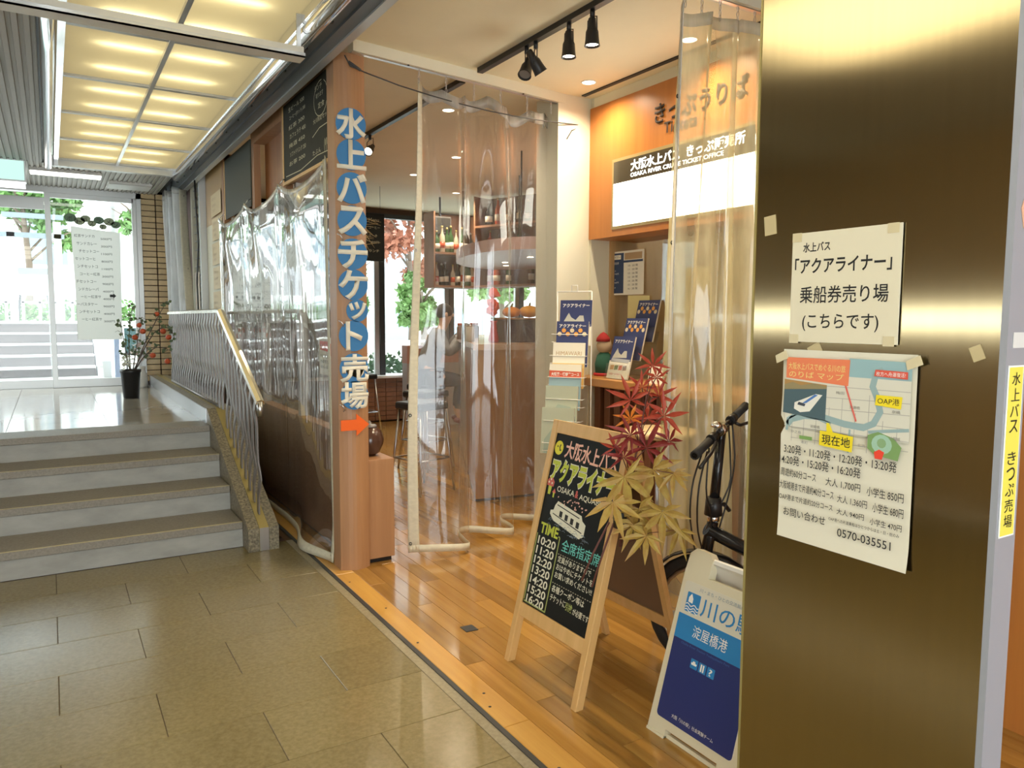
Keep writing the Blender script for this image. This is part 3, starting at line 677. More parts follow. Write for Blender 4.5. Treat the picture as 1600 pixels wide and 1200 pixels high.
# yellowed curtain beside the ticket booth
cy_ = thing('bunched_vinyl_curtain', 'yellowed clear vinyl curtain gathered beside the steel panel', 'curtain')
PR = []
for i in range(25):
    PR.append((2.375+.62*i/24+.03*math.sin(i*2.4), 2.53+.075*math.sin(i*1.25)+.03*math.sin(i*.5)))
PRT = [(2.40+.56*i/24, 2.53+.05*math.sin(i*.9)) for i in range(25)]
def fR(u, v):
    a = crom(PR, u); b = crom(PRT, u); p = a.lerp(b, min(1, v*1.0)); return (p.x+(.02*math.sin(3*v) if u < .06 else 0)-.03*math.sin(PI*v)*(1-u), p.y, .04+(2.83-.05*abs(math.sin(u*9))-.04)*v)
grid('vinyl_sheet', fR, 0, 1, 0, 1, 150, 24, M_pvc_y, cy_)
grid('edge_binding', fR, 0, .055, 0, 1, 4, 40, M_binding_b, cy_, thick=.004); grid('bottom_hem', fR, 0, 1, 0, .016, 150, 1, M_binding_b, cy_, thick=.004); grid('top_hem', fR, 0, 1, .98, 1, 150, 1, MATS['hem vinyl'], cy_, thick=.003)
hooks(cy_, [(fR(u, .99)[0], 2.53, fR(u, .99)[2]) for u in (.02, .2, .4, .6, .8, .98)], 2.87)
for v in (.27, .42, .63, .86): p = fR(.03, v); grommet(cy_, p, (-.3, -1, 0), M_dark)
r2 = thing('short_curtain_rail', 'cream rail holding the gathered yellowed vinyl curtain', 'rail', loc=(2.3, 2.53, 2.9)); box('rail', 0, .88, -.03, .03, -.03, .03, M_cream, r2); box('rail_slot', 0, .88, -.01, .01, -.034, -.03, M_steel, r2)

# far gathered curtain on the platform
cf = thing('gathered_white_curtain', 'milky vinyl curtain gathered at the far end of the platform', 'curtain')
PF = [(1.20+.14*math.sin(i*1.9)*.5+.004*i, 9.5-.05*i) for i in range(16)]
def fF(u, v):
    a = crom(PF, u); return (a.x-.03*v+.04*math.sin(8*u+2*v)*(1-v), a.y, .77+2.06*v-.05*(abs(math.sin(u*8))))
grid('vinyl_sheet', fF, 0, 1, 0, 1, 80, 20, M_pvc_m, cf); grid('edge_binding', fF, .93, 1, 0, 1, 4, 20, M_binding, cf, thick=.004); grid('top_hem', fF, 0, 1, .975, 1, 80, 1, MATS['hem vinyl'], cf, thick=.003)
for v in (.97, .6): grommet(cf, fF(.965, v), (-1, -.3, 0), M_dark)

# ------------------------------------------------------------ steel partition panel at the right
pn = thing('steel_partition_panel', 'large brushed bronze-toned steel panel with taped notices at the right', 'panel', loc=(1.3, .875, 0))
box('brushed_face', 0, .012, -.245, .258, .0, 2.93, M_panel, pn, .001); box('core', .012, .058, -.24, .255, 0, 2.93, M_alu, pn)
box('edge_trim', -.003, .06, -.256, -.245, 0, 2.93, mat('satin steel edge', (.36, .375, .42), .45, metal=.2), pn); box('edge_trim', -.002, .058, .258, .262, 0, 2.93, M_brass, pn)
# tape leftovers and dents on the panel
for (yy, z, w, h, a) in ((.31, 1.625+.02, .03, .04, .1), (-.02, 2.1, .018, .02, 0), (.20, 2.09, .02, .008, .6), (.19, 1.405-.015, .03, .02, .5), (-.12, 1.395, .02, .025, .4)):
    o = poly('tape_residue', [(-w/2, -h/2), (w/2, -h/2), (w/2, h/2), (-w/2, h/2)], 0, .0008, mat('old tape', (.55, .45, .25), .5), pn, M=frame((-.0005, yy-.09, z), (0, -math.cos(a), math.sin(a)), (0, math.sin(a), math.cos(a))))
Mn = frame((1.297, 1.034, 1.404), (0, -1, 0), (0, 0, 1))
t = thing('ticket_office_sheet', 'plain white sheet with large black Japanese lettering taped on the steel panel', 'notice', M=Mn)
t['label'] = 'plain white sheet with large black Japanese lettering taped on the steel panel'
M_sheet = mat('sheet paper', (.76, .7, .53), .65)
poly('sheet', [(0, 0), (.233, .0), (.233, .217), (0, .217)], 0, .0015, M_sheet, t)
texts('print', [('水上バス', .026, .178, .062, .019, .02)], M_ink, t, z=.002)
texts('print', [('「アクアライナー」', .008, .135, .208, .032, .02)], M_ink, t, z=.002)
texts('print', [('乗船券売り場', .022, .077, .19, .034), ('(こちらです)', .03, .022, .165, .034)], M_ink, t, z=.002, bold=.008)
for x, y in ((.0, .2), (.205, .2), (.0, -.003), (.205, -.003)): poly('tape', [(x, y), (x+.022, y), (x+.022, y+.018), (x, y+.018)], .0018, .0024, mat('clear tape', (.66, .57, .36), .25), t)
# map poster
Mn = frame((1.297, 1.046, .996), (0, -1, 0), (0, 0, 1))
t = thing('boat_map_poster', 'curling map poster with departure times under the white sheet', 'poster', M=Mn)
W_, H_ = .285, .392
def curl(x, y): return .0015+.006*max(0, (.06-y)/.06)**2*(.4+x*2)+.004*math.exp(-((y-.24)/.03)**2)*max(0, (.05-x)/.05)
bm = bmesh.new(); nx, ny = 14, 20; V = {}
for i in range(nx+1):
    for j in range(ny+1):
        x = W_*i/nx; y = H_*j/ny
        if i == 0: x += .012*math.exp(-((y-.235)/.012)**2)
        V[i, j] = bm.verts.new((x, y, curl(x, y)))
for i in range(nx):
    for j in range(ny): bm.faces.new((V[i, j], V[i+1, j], V[i+1, j+1], V[i, j+1]))
link('sheet', bm, mat('poster paper', (.74, .7, .57), .6), t, smooth=True)
zz = .0072
def pp(name, pts, col, z=0.): return poly(name, pts, zz+z, zz+z+.0003, flatmat(name+' ink', col), t)
pp('sky_strip', [(.155, .345), (.278, .345), (.278, .378), (.155, .38)], (.3, .47, .5), -.0006)
pp('map_ground', [(.012, .235), (.278, .235), (.278, .345), (.012, .345)], (.68, .66, .56), -.0004)
pp('title_banner', [(.013, .334), (.155, .327), (.157, .377), (.013, .376)], (.8, .22, .1))
pp('boat_photo', [(.008, .262), (.108, .256), (.109, .325), (.01, .331)], (.07, .12, .14), .0004)
pp('photo_bank', [(.01, .31), (.109, .318), (.109, .3255), (.01, .331)], (.3, .24, .12), .0006)
pp('boat_hull', [(.035, .272), (.05, .266), (.072, .27), (.1, .305), (.085, .306), (.048, .29), (.036, .285)], (.8, .78, .7), .0008)
pp('boat_deck', [(.053, .284), (.064, .286), (.09, .304), (.083, .305)], (.08, .2, .5), .001)
bm = bmesh.new()
for rr_, w in (([(.02, .238), (.03, .25), (.06, .26), (.1, .262), (.15, .254), (.19, .252), (.21, .262), (.222, .285), (.215, .31), (.205, .33), (.21, .352), (.225, .362)], .013), ([(.018, .226), (.02, .25), (.04, .262)], .006), ([(.05, .262), (.09, .258), (.12, .25)], .006), ([(.2, .245), (.24, .252), (.278, .258)], .006), ([(.16, .2), (.162, .245)], .004)): bm_stroke(bm, rr_, w, zz+.0002)
link('river', bm, flatmat('river ink', (.3, .42, .43)), t)
pp('park', [(.2, .215), (.215, .205), (.26, .2), (.266, .225), (.25, .24), (.22, .248), (.2, .24)], (.2, .34, .12), .0004); pp('moat', disc(.228, .226, .02, 14, .018), (.35, .55, .42), .0006); pp('castle_marker', [(.216, .198), (.23, .198), (.234, .212), (.224, .216), (.214, .21)], (.8, .06, .03), .0009); pp('park_core', disc(.228, .228, .009, 10), (.25, .4, .2), .0008)
bm = bmesh.new()
for i in range(9): x = .03+.028*i; bm_stroke(bm, [(x, .205), (x+.002, .24+.08*random.random())], .0012, zz)
for i in range(6): y = .212+.022*i; bm_stroke(bm, [(.02+.05*random.random(), y), (.13, y+.002), (.278, y+.01*random.random())], .0012, zz)
link('roads', bm, flatmat('road grey', (.42, .4, .36)), t)
texts('map_print', [(a, x, y, w, .006) for a, x, y, w in (('梅田', .13, .31, .018), ('天満橋', .16, .285, .022), ('中之島', .03, .222, .024), ('淀屋橋', .075, .238, .022), ('北浜', .18, .215, .016), ('京橋', .245, .285, .016), ('大阪城', .243, .237, .02), ('本町', .055, .203, .016))], flatmat('map print grey', (.25, .24, .22)), t, z=zz+.0012)
strokes('red_pointer', [[(.15, .328), (.175, .262)]], .0035, flatmat('pointer red', (.75, .15, .12)), t, z=zz+.0012)
pp('boat_cabin', [(.043, .281), (.06, .279), (.062, .284), (.046, .287)], (.05, .06, .08), .0012); pp('photo_trees', [(.01, .32), (.03, .326), (.05, .321), (.08, .327), (.109, .322), (.109, .3255), (.01, .331)], (.42, .24, .08), .0009)
pp('label_here', [(.097, .206), (.169, .202), (.171, .232), (.127, .235), (.118, .252), (.112, .252), (.113, .235), (.098, .235)], (.85, .68, .02), .0014)
pp('label_port', [(.212, .297), (.262, .294), (.264, .316), (.214, .316)], (.85, .68, .02), .0014)
pp('label_route', [(.208, .35), (.272, .348), (.272, .361), (.21, .362)], (.72, .1, .06), .0014)
pp('lawn', [(.05, .212), (.08, .212), (.08, .219), (.05, .219)], (.2, .35, .1), .0005)
texts('label_print', [('現在地', .103, .209, .062, .02, .008), ('OAP港', .217, .3, .042, .012, .0)], M_ink, t, z=zz+.0019)
texts('banner_print', [('大阪水上バスでめぐる川の旅', .018, .352, .13, .014), ('のりば マップ', .02, .336, .125, .013)], flatmat('banner print', (.85, .7, .25)), t, z=zz+.0006)
texts('banner_print', [('枚方へ舟運復活!', .212, .351, .056, .008)], M_paper2, t, z=zz+.0019)
dq = -.03
L_ = [('3:20発・11:20発・12:20発・13:20発', .014, .178, .245, .02), ('14:20発・15:20発・16:20発', .004, .155, .185, .02),
      ('周遊約60分コース', .008, .130, .085, .017), ('大人 1,700円', .115, .128, .075, .017), ('小学生 850円', .203, .126, .072, .018),
      ('大阪城港まで片道約40分コース', .006, .103, .128, .017), ('大人 1,360円', .142, .1, .063, .016), ('小学生 680円', .216, .098, .06, .018),
      ('OAP港まで片道約20分コース', .006, .08, .127, .013), ('大人 940円', .142, .077, .058, .012), ('小学生 470円', .212, .073, .062, .013),
      ('OAP港への片道乗船はひとつからは土・日・祝のみ', .125, .061, .145, .007),
      ('お問い合わせ', .018, .048, .1, .018), ('0570-035551', .145, .034, .11, .016)]
texts('timetable_print', [(a, x, y-.012*0, w, h, .004) for a, x, y, w, h in L_], M_ink, t, z=zz+.001)
for x, y in ((-.012, .372), (.27, .374)): poly('tape', [(x, y-.01), (x+.028, y+.002), (x+.022, y+.018), (x-.004, y+.006)], .0075, .0082, MATS['clear tape'], t)
# yellow strip sign on the narrow edge
t = thing('yellow_strip_sign', 'narrow yellow vertical sign on the edge of the steel panel', 'sign', M=frame((1.303, .6185, 1.095), (1, 0, 0), (0, 0, 1)))
poly('backing', [(0, 0), (.048, 0), (.048, .282), (0, .282)], 0, .0012, M_paper2, t); poly('yellow_face', [(.003, .003), (.045, .003), (.045, .279), (.003, .279)], .0012, .0018, flatmat('sign yellow', (.82, .72, .1)), t)
texts('print', [(c_, .011, .25-.0258*i, .026, .021) for i, c_ in enumerate('水上バス')]+[(c_, .011, .12-.0262*i, .026, .0215) for i, c_ in enumerate('きっぷ売場')], M_ink, t, z=.0025)
poly('tape', [(.01, .31), (.05, .31), (.05, .335), (.01, .335)], 0, .0008, mat('grey tape', (.7, .7, .68), .4), t); poly('paper_scrap', [(.02, .5), (.06, .49), (.06, .58), (.04, .6), (.01, .53)], 0, .001, mat('pink scrap', (.75, .42, .28), .6), t)
# wood panelling further right behind it
pw = sroot('wall_side_wood')
for i in range(4): box('wood_panel', 2.84, 2.88, -2.77+1.05*i, -1.73+1.05*i, .0, 2.93, M_booth, pw, .003)

# ------------------------------------------------------------ ticket booth
bt = sroot('wall_ticket_booth')
box('white_column', 2.93, 3.2, 4.24, 4.5, 0, 2.93, M_cream, bt); box('column_band', 3.2, 3.36, 4.22, 4.5, 0, 2.93, M_cream, bt)
box('header_panel', 3.19, 3.6, 1.7, 4.235, 1.985, 2.86, M_booth, bt)
box('header_top', 3.21, 3.6, 1.7, 4.235, 2.86, 2.93, M_ceil, bt)
box('back_wall', 3.95, 4.0, 1.6, 4.24, 0, 2.93, M_inner, bt)
for y in (4.0, 3.55, 3.1): box('cabinet_door', 3.9, 3.95, y-.44, y-.01, .0, 1.95, M_inner, bt, .003)
box('side_return', 3.36, 4.0, 4.2, 4.24, 0, 2.93, M_inner, bt); box('side_return', 3.2, 4.0, 1.6, 1.7, 0, 2.93, M_inner, bt)
box('lower_back', 3.28, 3.3, 1.7, 4.22, 0, 1.0, M_slat, bt)
y = 4.2; s0 = None
while y > 1.75:
    if s0 is None: s0 = box('slat', 3.235, 3.285, -.03, .03, 0, 1.0, M_slat, bt, .002); o = s0
    else: o = s0.copy(); C.objects.link(o)
    o.location.y = y-.03; y -= .105
box('booth_glass', 3.40, 3.405, 1.7, 4.2, 1.06, 1.985, M_glass, bt)
ct = tag(box('ticket_counter', 3.05, 3.5, 1.71, 4.235, 1.0, 1.055, M_ledge, None, .004), 'orange wooden counter ledge of the ticket booth', 'counter')
t = thing('booth_fill_lamp', 'added unseen lamp strip brightening the inside of the ticket booth', 'ceiling light', loc=(3.7, 3.0, 2.88)); box('lit_face', -.06, .06, -.6, .6, 0, .02, emitter('booth fill lamp face', (1, .85, .6), 9), t); box('housing', -.07, .07, -.61, .61, .02, .05, M_white, t)  # unseen lamp added to brighten the booth interior behind the glass
# signs on the booth header
t = thing('booth_lettering', 'brown Japanese and English ticket lettering on the orange booth header', 'lettering', M=frame((3.188, 3.60, 2.50), (0, -1, 0), (0, 0, 1)))
M_bl = flatmat('dark brown letters', (.035, .02, .015))
text('large_letters', 'きっぷうりば', .02, .12, M_bl, t, w=.72, h=.12, bold=.012, thick=.004); text('small_letters', 'Tickets', .105, .05, M_bl, t, w=.27, h=.065, thick=.003)
t = thing('lit_ticket_sign', 'glowing white sign with dark band of company lettering above the ticket window', 'sign', M=frame((3.186, 3.965, 2.05), (0, -1, 0), (0, 0, 1)))
poly('case', [(-.02, -.02), (1.22, -.02), (1.22, .43), (-.02, .43)], -.01, .0, mat('sign case', (.35, .27, .12), .4), t)
poly('lit_panel', [(0, 0), (1.2, 0), (1.2, .27), (0, .27)], 0, .003, M_sign, t); poly('dark_band', [(0, .272), (1.2, .272), (1.2, .41), (0, .41)], 0, .003, mat('sign dark glass', (.07, .06, .04), .15), t)
M_sl = emitter('lit letters', (1, .97, .86), 4)
text('band_letters', '大阪水上バス  きっぷ販売所', .17, .325, M_sl, t, z=.004, w=.93, h=.07, bold=.03); text('band_letters', 'OSAKA RIVER CRUISE TICKET OFFICE', .17, .29, M_sl, t, z=.004, w=.78, h=.026, bold=.02)
# ceiling slot beside booth
tag(box('ceiling_slot', 3.09, 3.12, 2.0, 4.2, 2.922, 2.929, M_black), 'long dark air slot in the ceiling before the booth', 'vent')
# timetable poster in the booth
t = thing('timetable_poster', 'dark blue timetable poster on the ticket window', 'poster', M=frame((3.394, 4.33-.03, 1.61), (0, -1, 0), (0, 0, 1)))
poly('sheet', [(0, 0), (.41, 0), (.41, .3), (0, .3)], 0, .002, M_paper, t)
poly('blue_field', [(.012, .012), (.2, .012), (.2, .288), (.012, .288)], .002, .0028, flatmat('poster navy', (.03, .06, .14)), t); poly('blue_field', [(.2, .22), (.398, .22), (.398, .235), (.2, .235)], .002, .0028, MATS['poster navy'], t)
poly('title_box', [(.02, .245), (.17, .245), (.17, .275), (.02, .275)], .0028, .0033, M_paper, t); poly('boat_picture', [(.21, .24), (.39, .24), (.39, .285), (.21, .285)], .002, .0028, flatmat('picture orange grey', (.45, .3, .16)), t)
texts('print', [('アクアライナー', .025, .249, .14, .022)], M_ink, t, z=.004); texts('print', [('運航時刻表', .05, .21, .1, .018), ('周遊コース', .02, .16, .1, .014), ('約60分 1700円', .03, .14, .12, .013), ('片道コース', .02, .1, .1, .014), ('約40分 1360円', .03, .08, .12, .013), ('お問い合わせ', .02, .045, .1, .012)], M_paper2, t, z=.004)
texts('print', [('%d : 20 発' % (10+i), .25, .19-.026*i, .1, .016) for i in range(7)], M_ink, t, z=.004)
t = thing('yellow_note', 'pale yellow sheet taped under the timetable poster', 'notice', M=frame((3.394, 4.05, 1.44), (0, -1, 0), (0, 0, 1))); poly('sheet', [(0, 0), (.22, 0), (.22, .16), (0, .165)], 0, .002, mat('yellow paper', (.72, .62, .3), .7), t)
t = thing('second_yellow_note', 'tall pale yellow sheet on the ticket window behind the curtain edge', 'notice', M=frame((3.394, 3.5, 1.4), (0, -1, 0), (0, 0, 1))); poly('sheet', [(0, 0), (.2, 0), (.2, .36), (0, .365)], 0, .002, MATS['yellow paper'], t)
t = thing('departure_card', 'white card reading 11:20 departure standing on the counter', 'sign', M=frame((3.10, 3.50, 1.055), (0, -1, 0), (.15, 0, 1)))
poly('card', [(0, 0), (.17, 0), (.17, .11), (0, .11)], 0, .003, M_paper, t); texts('print', [('次の出航時刻', .05, .08, .09, .016), ('11:20 発', .03, .03, .13, .032)], M_ink, t, z=.004)
# leaflet picture painter
def leaflet(t, w, h, kind, z=.0032):
    navy = flatmat('leaflet navy', (.035, .05, .16))
    if kind == 'boat':
        poly('cover', [(0, h*.42), (w, h*.42), (w, h), (0, h)], z-.0004, z, navy, t)
        poly('castle', [(w*.12, h*.52), (w*.2, h*.62), (w*.28, h*.72), (w*.36, h*.62), (w*.5, h*.56), (w*.62, h*.66), (w*.74, h*.66), (w*.78, h*.5), (w*.1, h*.48)], z, z+.0004, flatmat('castle grey', (.5, .5, .46)), t)
        poly('boat', [(w*.05, h*.4), (w*.9, h*.38), (w*.98, h*.46), (w*.1, h*.48)], z+.0004, z+.0008, flatmat('leaflet silver', (.42, .45, .5)), t)
        texts('title', [('アクアライナー', w*.08, h*.84, w*.84, h*.085, .03)], M_paper2, t, z=z+.0005)
        for i, c_ in enumerate(((.6, .35, .15), (.2, .25, .12), (.6, .12, .05), (.3, .2, .15))): poly('thumbnail', [(w*(.1+.2*i), h*.2), (w*(.27+.2*i), h*.21), (w*(.27+.2*i), h*.32), (w*(.1+.2*i), h*.31)], z, z+.0004, flatmat('thumb %d' % i, c_), t)
        texts('print', [('大阪城・中之島めぐり', w*.1, h*.08, w*.6, h*.05)], flatmat('leaflet red', (.6, .1, .05)), t, z=z+.0005)
    elif kind == 'flowers':
        poly('cover', [(0, 0), (w, 0), (w, h), (0, h)], z-.0004, z, navy, t)
        for i in range(7): poly('flower', disc(w*(.1+.13*i), h*(.72+.08*(i % 2)), w*.07, 8), z, z+.0004, flatmat('flower orange', (.8, .38, .08)) if i % 3 else flatmat('flower pale', (.75, .65, .45)), t)
        texts('title', [('アクアライナー', w*.08, h*.86, w*.84, h*.08, .03)], M_paper2, t, z=z+.0005)
    elif kind == 'beige':
        poly('cover', [(0, 0), (w, 0), (w, h*.45), (0, h*.45)], z-.0004, z, flatmat('leaflet ochre', (.62, .36, .1)), t); poly('cover', [(0, h*.45), (w, h*.45), (w, h*.55), (0, h*.55)], z-.0004, z, flatmat('leaflet amber', (.7, .5, .2)), t)
        texts('title', [('HIMAWARI', w*.1, h*.72, w*.8, h*.09, .0)], flatmat('title tan', (.5, .36, .2)), t, z=z+.0005)
    elif kind == 'red':
        poly('cover', [(0, 0), (w, 0), (w, h*.8), (0, h*.8)], z-.0004, z, flatmat('leaflet steel blue', (.25, .38, .45)), t); poly('band', [(0, h*.72), (w, h*.7), (w, h*.84), (0, h*.86)], z, z+.0004, flatmat('leaflet red', (.6, .1, .05)), t)
        texts('title', [('大阪港・堺環遊コース', w*.06, h*.74, w*.88, h*.08, .03)], M_paper2, t, z=z+.0006)
        for i in range(4): poly('scene', disc(w*(.2+.2*i), h*.4, w*.1, 8), z, z+.0004, flatmat('scene %d' % (i % 2), ((.5, .25, .12), (.18, .28, .15))[i % 2]), t)
    else:
        poly('cover', [(0, 0), (w, 0), (w, h), (0, h)], z-.0004, z, flatmat('leaflet map green', (.42, .47, .38)), t); poly('hills', [(w*.1, h*.3), (w*.4, h*.6), (w*.8, h*.55), (w, h*.2), (w, 0), (w*.1, 0)], z, z+.0004, flatmat('leaflet map dark', (.3, .38, .33)), t)
        poly('label', [(w*.55, h*.1), (w*.95, h*.1), (w*.95, h*.35), (w*.55, h*.35)], z+.0004, z+.0008, flatmat('label blue grey', (.12, .2, .25)), t); texts('title', [('大阪散策', w*.58, h*.16, w*.33, h*.11)], M_paper2, t, z=z+.0012)
# leaflet stands on the counter
MS = lambda x, y, z, lean=.25, yaw=0.: Matrix.Translation((x, y, z)) @ Matrix.Rotation(yaw, 4, 'Z') @ frame((0, 0, 0), (0, -1, 0), (lean, 0, 1))
t = thing('leaflet_stand', 'clear acrylic stand on the ticket counter', 'stand', M=MS(3.12, 3.93, 1.055, .25))
for k in range(3): poly('pocket_front', [(-.01, 0+.14*k), (.23, .14*k), (.23, .1+.14*k), (-.01, .1+.14*k)], .012-.07*k, .0145-.07*k, M_acryl, t); poly('pocket_floor', [(-.01, .14*k-.003), (.23, .14*k-.003), (.23, .14*k), (-.01, .14*k)], -.02-.07*k, .0145-.07*k, M_acryl, t)
poly('stand_back', [(-.01, 0), (.23, 0), (.23, .36), (-.01, .36)], -.165, -.162, M_acryl, t)
for k, (kd, lab) in enumerate((('boat', 'castle boat leaflet in the front pocket of the acrylic stand'), ('flowers', 'flower leaflet in the middle pocket of the acrylic stand'), ('flowers', 'flower leaflet in the rear pocket of the acrylic stand'))):
    q = thing('leaflet', lab, 'leaflet', M=MS(3.12, 3.93, 1.055, .25) @ Matrix.Translation((.005, .003+.14*k, .004-.07*k))); poly('pages', [(0, 0), (.21, 0), (.21, .28), (0, .28)], -.008, .0028, M_paper, q); leaflet(q, .21, .28, kd)
# soft toy on the counter
t = thing('soft_toy', 'small soft toy with green body and red cap behind the leaflet stand', 'toy', loc=(3.25, 4.12, 1.055))
lathe('body', [(.02, 0), (.06, .02), (.065, .08), (.05, .14), (.02, .17)], (0, 0, 0), mat('toy green', (.03, .12, .08), .9), t); lathe('base', [(.07, 0), (.075, .01), (.07, .02)], (0, 0, .0), mat('toy red', (.5, .03, .03), .8), t)
lathe('head', [(.02, .15), (.05, .18), (.055, .21), (.04, .25), (.01, .265)], (0, 0, 0), mat('toy beige', (.55, .42, .28), .9), t); lathe('cap', [(.05, .235), (.045, .26), (.02, .29), (.002, .3)], (-.01, 0, 0), mat('toy cap', (.4, .03, .03), .9), t)

# brochure rack in front of the white column
Mr = frame((2.68, 3.93, 0), (1, -.12, 0), (.0, .02, 1))
t = thing('brochure_rack', 'white wire rack holding a column of brochures before the white column', 'rack', M=Matrix.Translation((2.80, 3.92, 0)) @ Matrix.Rotation(R(-52), 4, 'Z'))
rk = t
for x in (-.115, .115): tube('upright', [(x, .16, 0), (x, .14, 1.62)], .004, M_white, t, 6)
tube('top_loop', [(-.02, .14, 1.62), (-.02, .14, 1.66), (.02, .14, 1.66), (.02, .14, 1.62)], .003, M_white, t, 5); tube('top_bar', [(-.115, .14, 1.62), (.115, .14, 1.62)], .004, M_white, t, 6)
tube('foot', [(-.115, -.12, .004), (-.115, .22, .004), (.115, .22, .004), (.115, -.12, .004)], .005, M_white, t, 6)
RKM = t.matrix_world.copy() if False else Matrix.Translation((2.80, 3.92, 0)) @ Matrix.Rotation(R(-52), 4, 'Z')
kinds = ['map', 'map', 'red', 'beige', 'flowers', 'boat']; labs = ['pale map brochure in the lowest visible rack pocket', 'pale map brochure in the second rack pocket', 'brochure with red title band in the third rack pocket', 'beige brochure with sunflower-name title in the rack', 'flower-covered brochure in the upper rack pocket', 'navy boat brochure in the topmost rack pocket']
for k in range(6):
    z = .60+.135*k; yy = -.12+.036*k; xo = -.03+.012*k
    tube('pocket_wire', [(-.12+xo*0, yy+.02, z+.02), (-.12, yy-.025, z+.02), (.12, yy-.025, z+.02), (.12, yy+.02, z+.02)], .0025, M_white, rk, 5); tube('pocket_wire', [(-.12, yy+.02, z+.07), (-.12, yy-.03, z+.07), (.12, yy-.03, z+.07), (.12, yy+.02, z+.07)], .0025, M_white, rk, 5)
    q = thing('brochure', labs[k], 'brochure', M=RKM @ frame((-.105+xo, yy-.012, z), (1, 0, 0), (0, .12, 1)))
    poly('pages', [(0, 0), (.21, 0), (.21, .29), (0, .29)], -.012, .0028, M_paper, q); leaflet(q, .21, .29, kinds[k])
q = thing('small_card', 'small white card clipped beside the map brochures', 'card', M=RKM @ frame((.06, -.14, .57), (1, 0, 0), (0, .12, 1))); poly('sheet', [(0, 0), (.085, 0), (.085, .13), (0, .13)], 0, .002, M_paper, q); texts('print', [('ご自由に', .015, .07, .05, .015)], M_ink, q, z=.003)

# ------------------------------------------------------------ easel blackboard
ET = Vector((.245, 0, 1.01)).normalized()
Me = frame((1.596, 2.671, 0), (0, -1, 0), ET)
ez = thing('easel_blackboard', 'pale wooden A-frame blackboard with chalked boat timetable', 'sign board', M=Me)
EW, EH = .514, 1.045
def ebox(name, x0, x1, y0, y1, z0, z1, m, p=ez): bm = bmesh.new(); bm_box(bm, x0, x1, y0, y1, z0, z1, 0, .002); return link(name, bm, m, p)
M_ez = mat('easel pine', (.74, .47, .2), .45, col2=(.64, .39, .14), vscale=(22, 1.5, 22), det=6)
ebox('leg', 0, .033, .0, EH, -.03, .005, M_ez); ebox('leg', EW-.033, EW, .0, EH, -.03, .005, M_ez)
ebox('top_rail', .033, EW-.033, EH-.055, EH, -.028, .003, M_ez); ebox('bottom_rail', .033, EW-.033, .205, .26, -.028, .003, M_ez)
ebox('board', .033, EW-.033, .26, EH-.055, -.014, -.004, M_chalk)
for x in (0.004, EW-.029): ebox('rubber_foot', x, x+.025, -.0, .008, -.028, .0, M_black)
zc = -.0035
M_cw = flatmat('chalk white', (.75, .74, .6)); M_cg = flatmat('chalk green', (.52, .58, .06)); M_cp = flatmat('chalk pink', (.85, .5, .4)); M_ct = flatmat('chalk teal', (.15, .55, .5)); M_cr = flatmat('chalk red', (.6, .12, .1)); M_cy = flatmat('chalk yellow', (.75, .68, .05))
text('chalk_title', '大阪水上バス', .115, .895, M_cp, ez, z=zc, w=.345, h=.075, bold=.025, rot=-.03)
text('chalk_name', 'アクアライナー', .045, .785, M_cw, ez, z=zc, w=.435, h=.105, bold=.085); text('chalk_name', 'アクアライナー', .05, .79, M_cg, ez, z=zc+.0006, w=.425, h=.095, bold=.045)
poly('chalk_duck', disc(.07, .93, .03, 20), zc, zc+.0004, M_cy, ez); poly('chalk_eye', disc(.06, .935, .004, 8), zc+.0004, zc+.0007, M_ink, ez); strokes('chalk_wing', [[(.08, .945), (.075, .935), (.08, .92), (.088, .922)]], .007, M_ink, ez, z=zc+.0008)
text('chalk_words', 'OSAKA', .115, .752, M_cw, ez, z=zc, w=.12, h=.024, bold=.01); text('chalk_words', '&', .24, .75, M_cr, ez, z=zc, w=.022, h=.03, bold=.03); text('chalk_words', 'AQUABUS', .27, .745, M_cw, ez, z=zc, w=.17, h=.026, bold=.01)
poly('mushroom_cap', [(.04, .765), (.085, .765), (.088, .785), (.063, .81), (.038, .787)], zc, zc+.0004, M_cr, ez); poly('mushroom_stem', [(.055, .73), (.072, .73), (.075, .765), (.052, .765)], zc, zc+.0004, M_cg, ez)
for x, y in ((.05, .78), (.072, .778), (.062, .793)): poly('mushroom_dot', disc(x, y, .005, 8), zc+.0004, zc+.0008, M_cw, ez)
poly('small_mushroom', [(.085, .742), (.11, .742), (.098, .76)], zc, zc+.0004, M_cr, ez); poly('small_stem', [(.093, .722), (.102, .722), (.103, .742), (.092, .742)], zc, zc+.0004, M_cg, ez)
poly('chalk_boat', [(.10, .655), (.13, .632), (.32, .60), (.345, .615), (.345, .66), (.32, .672), (.31, .69), (.14, .715), (.125, .695), (.12, .675), (.10, .67)], zc, zc+.0004, M_cw, ez)
for i in range(4): x = .165+.04*i; y = .668-.006*i; poly('boat_window', [(x, y-.012), (x+.02, y-.014), (x+.02, y+.01), (x, y+.012)], zc+.0004, zc+.0008, M_ink, ez)
strokes('boat_lines', [[(.14, .7), (.3, .678)], [(.12, .66), (.33, .625)]], .004, M_ink, ez, z=zc+.0009)
random.seed(3)
bm = bmesh.new()
for i in range(26): x = .13+.2*random.random(); y = .7+.035*random.random()+.0; bm_stroke(bm, [(x, y), (x+.005, y+.005)], .005, zc+.0005)
link('chalk_confetti', bm, M_cp, ez)
bm = bmesh.new()
for i in range(40): x = .09+.28*random.random(); y = .63-.1*(x-.1)+.03*random.random()-.02; bm_stroke(bm, [(x, y), (x+.012, y+.004), (x+.02, y-.002)], .0016, zc+.0005)
link('chalk_spray', bm, flatmat('dim chalk', (.2, .25, .3)), ez)
text('chalk_time', 'TIME', .055, .565, M_cg, ez, z=zc, w=.13, h=.045, bold=.03)
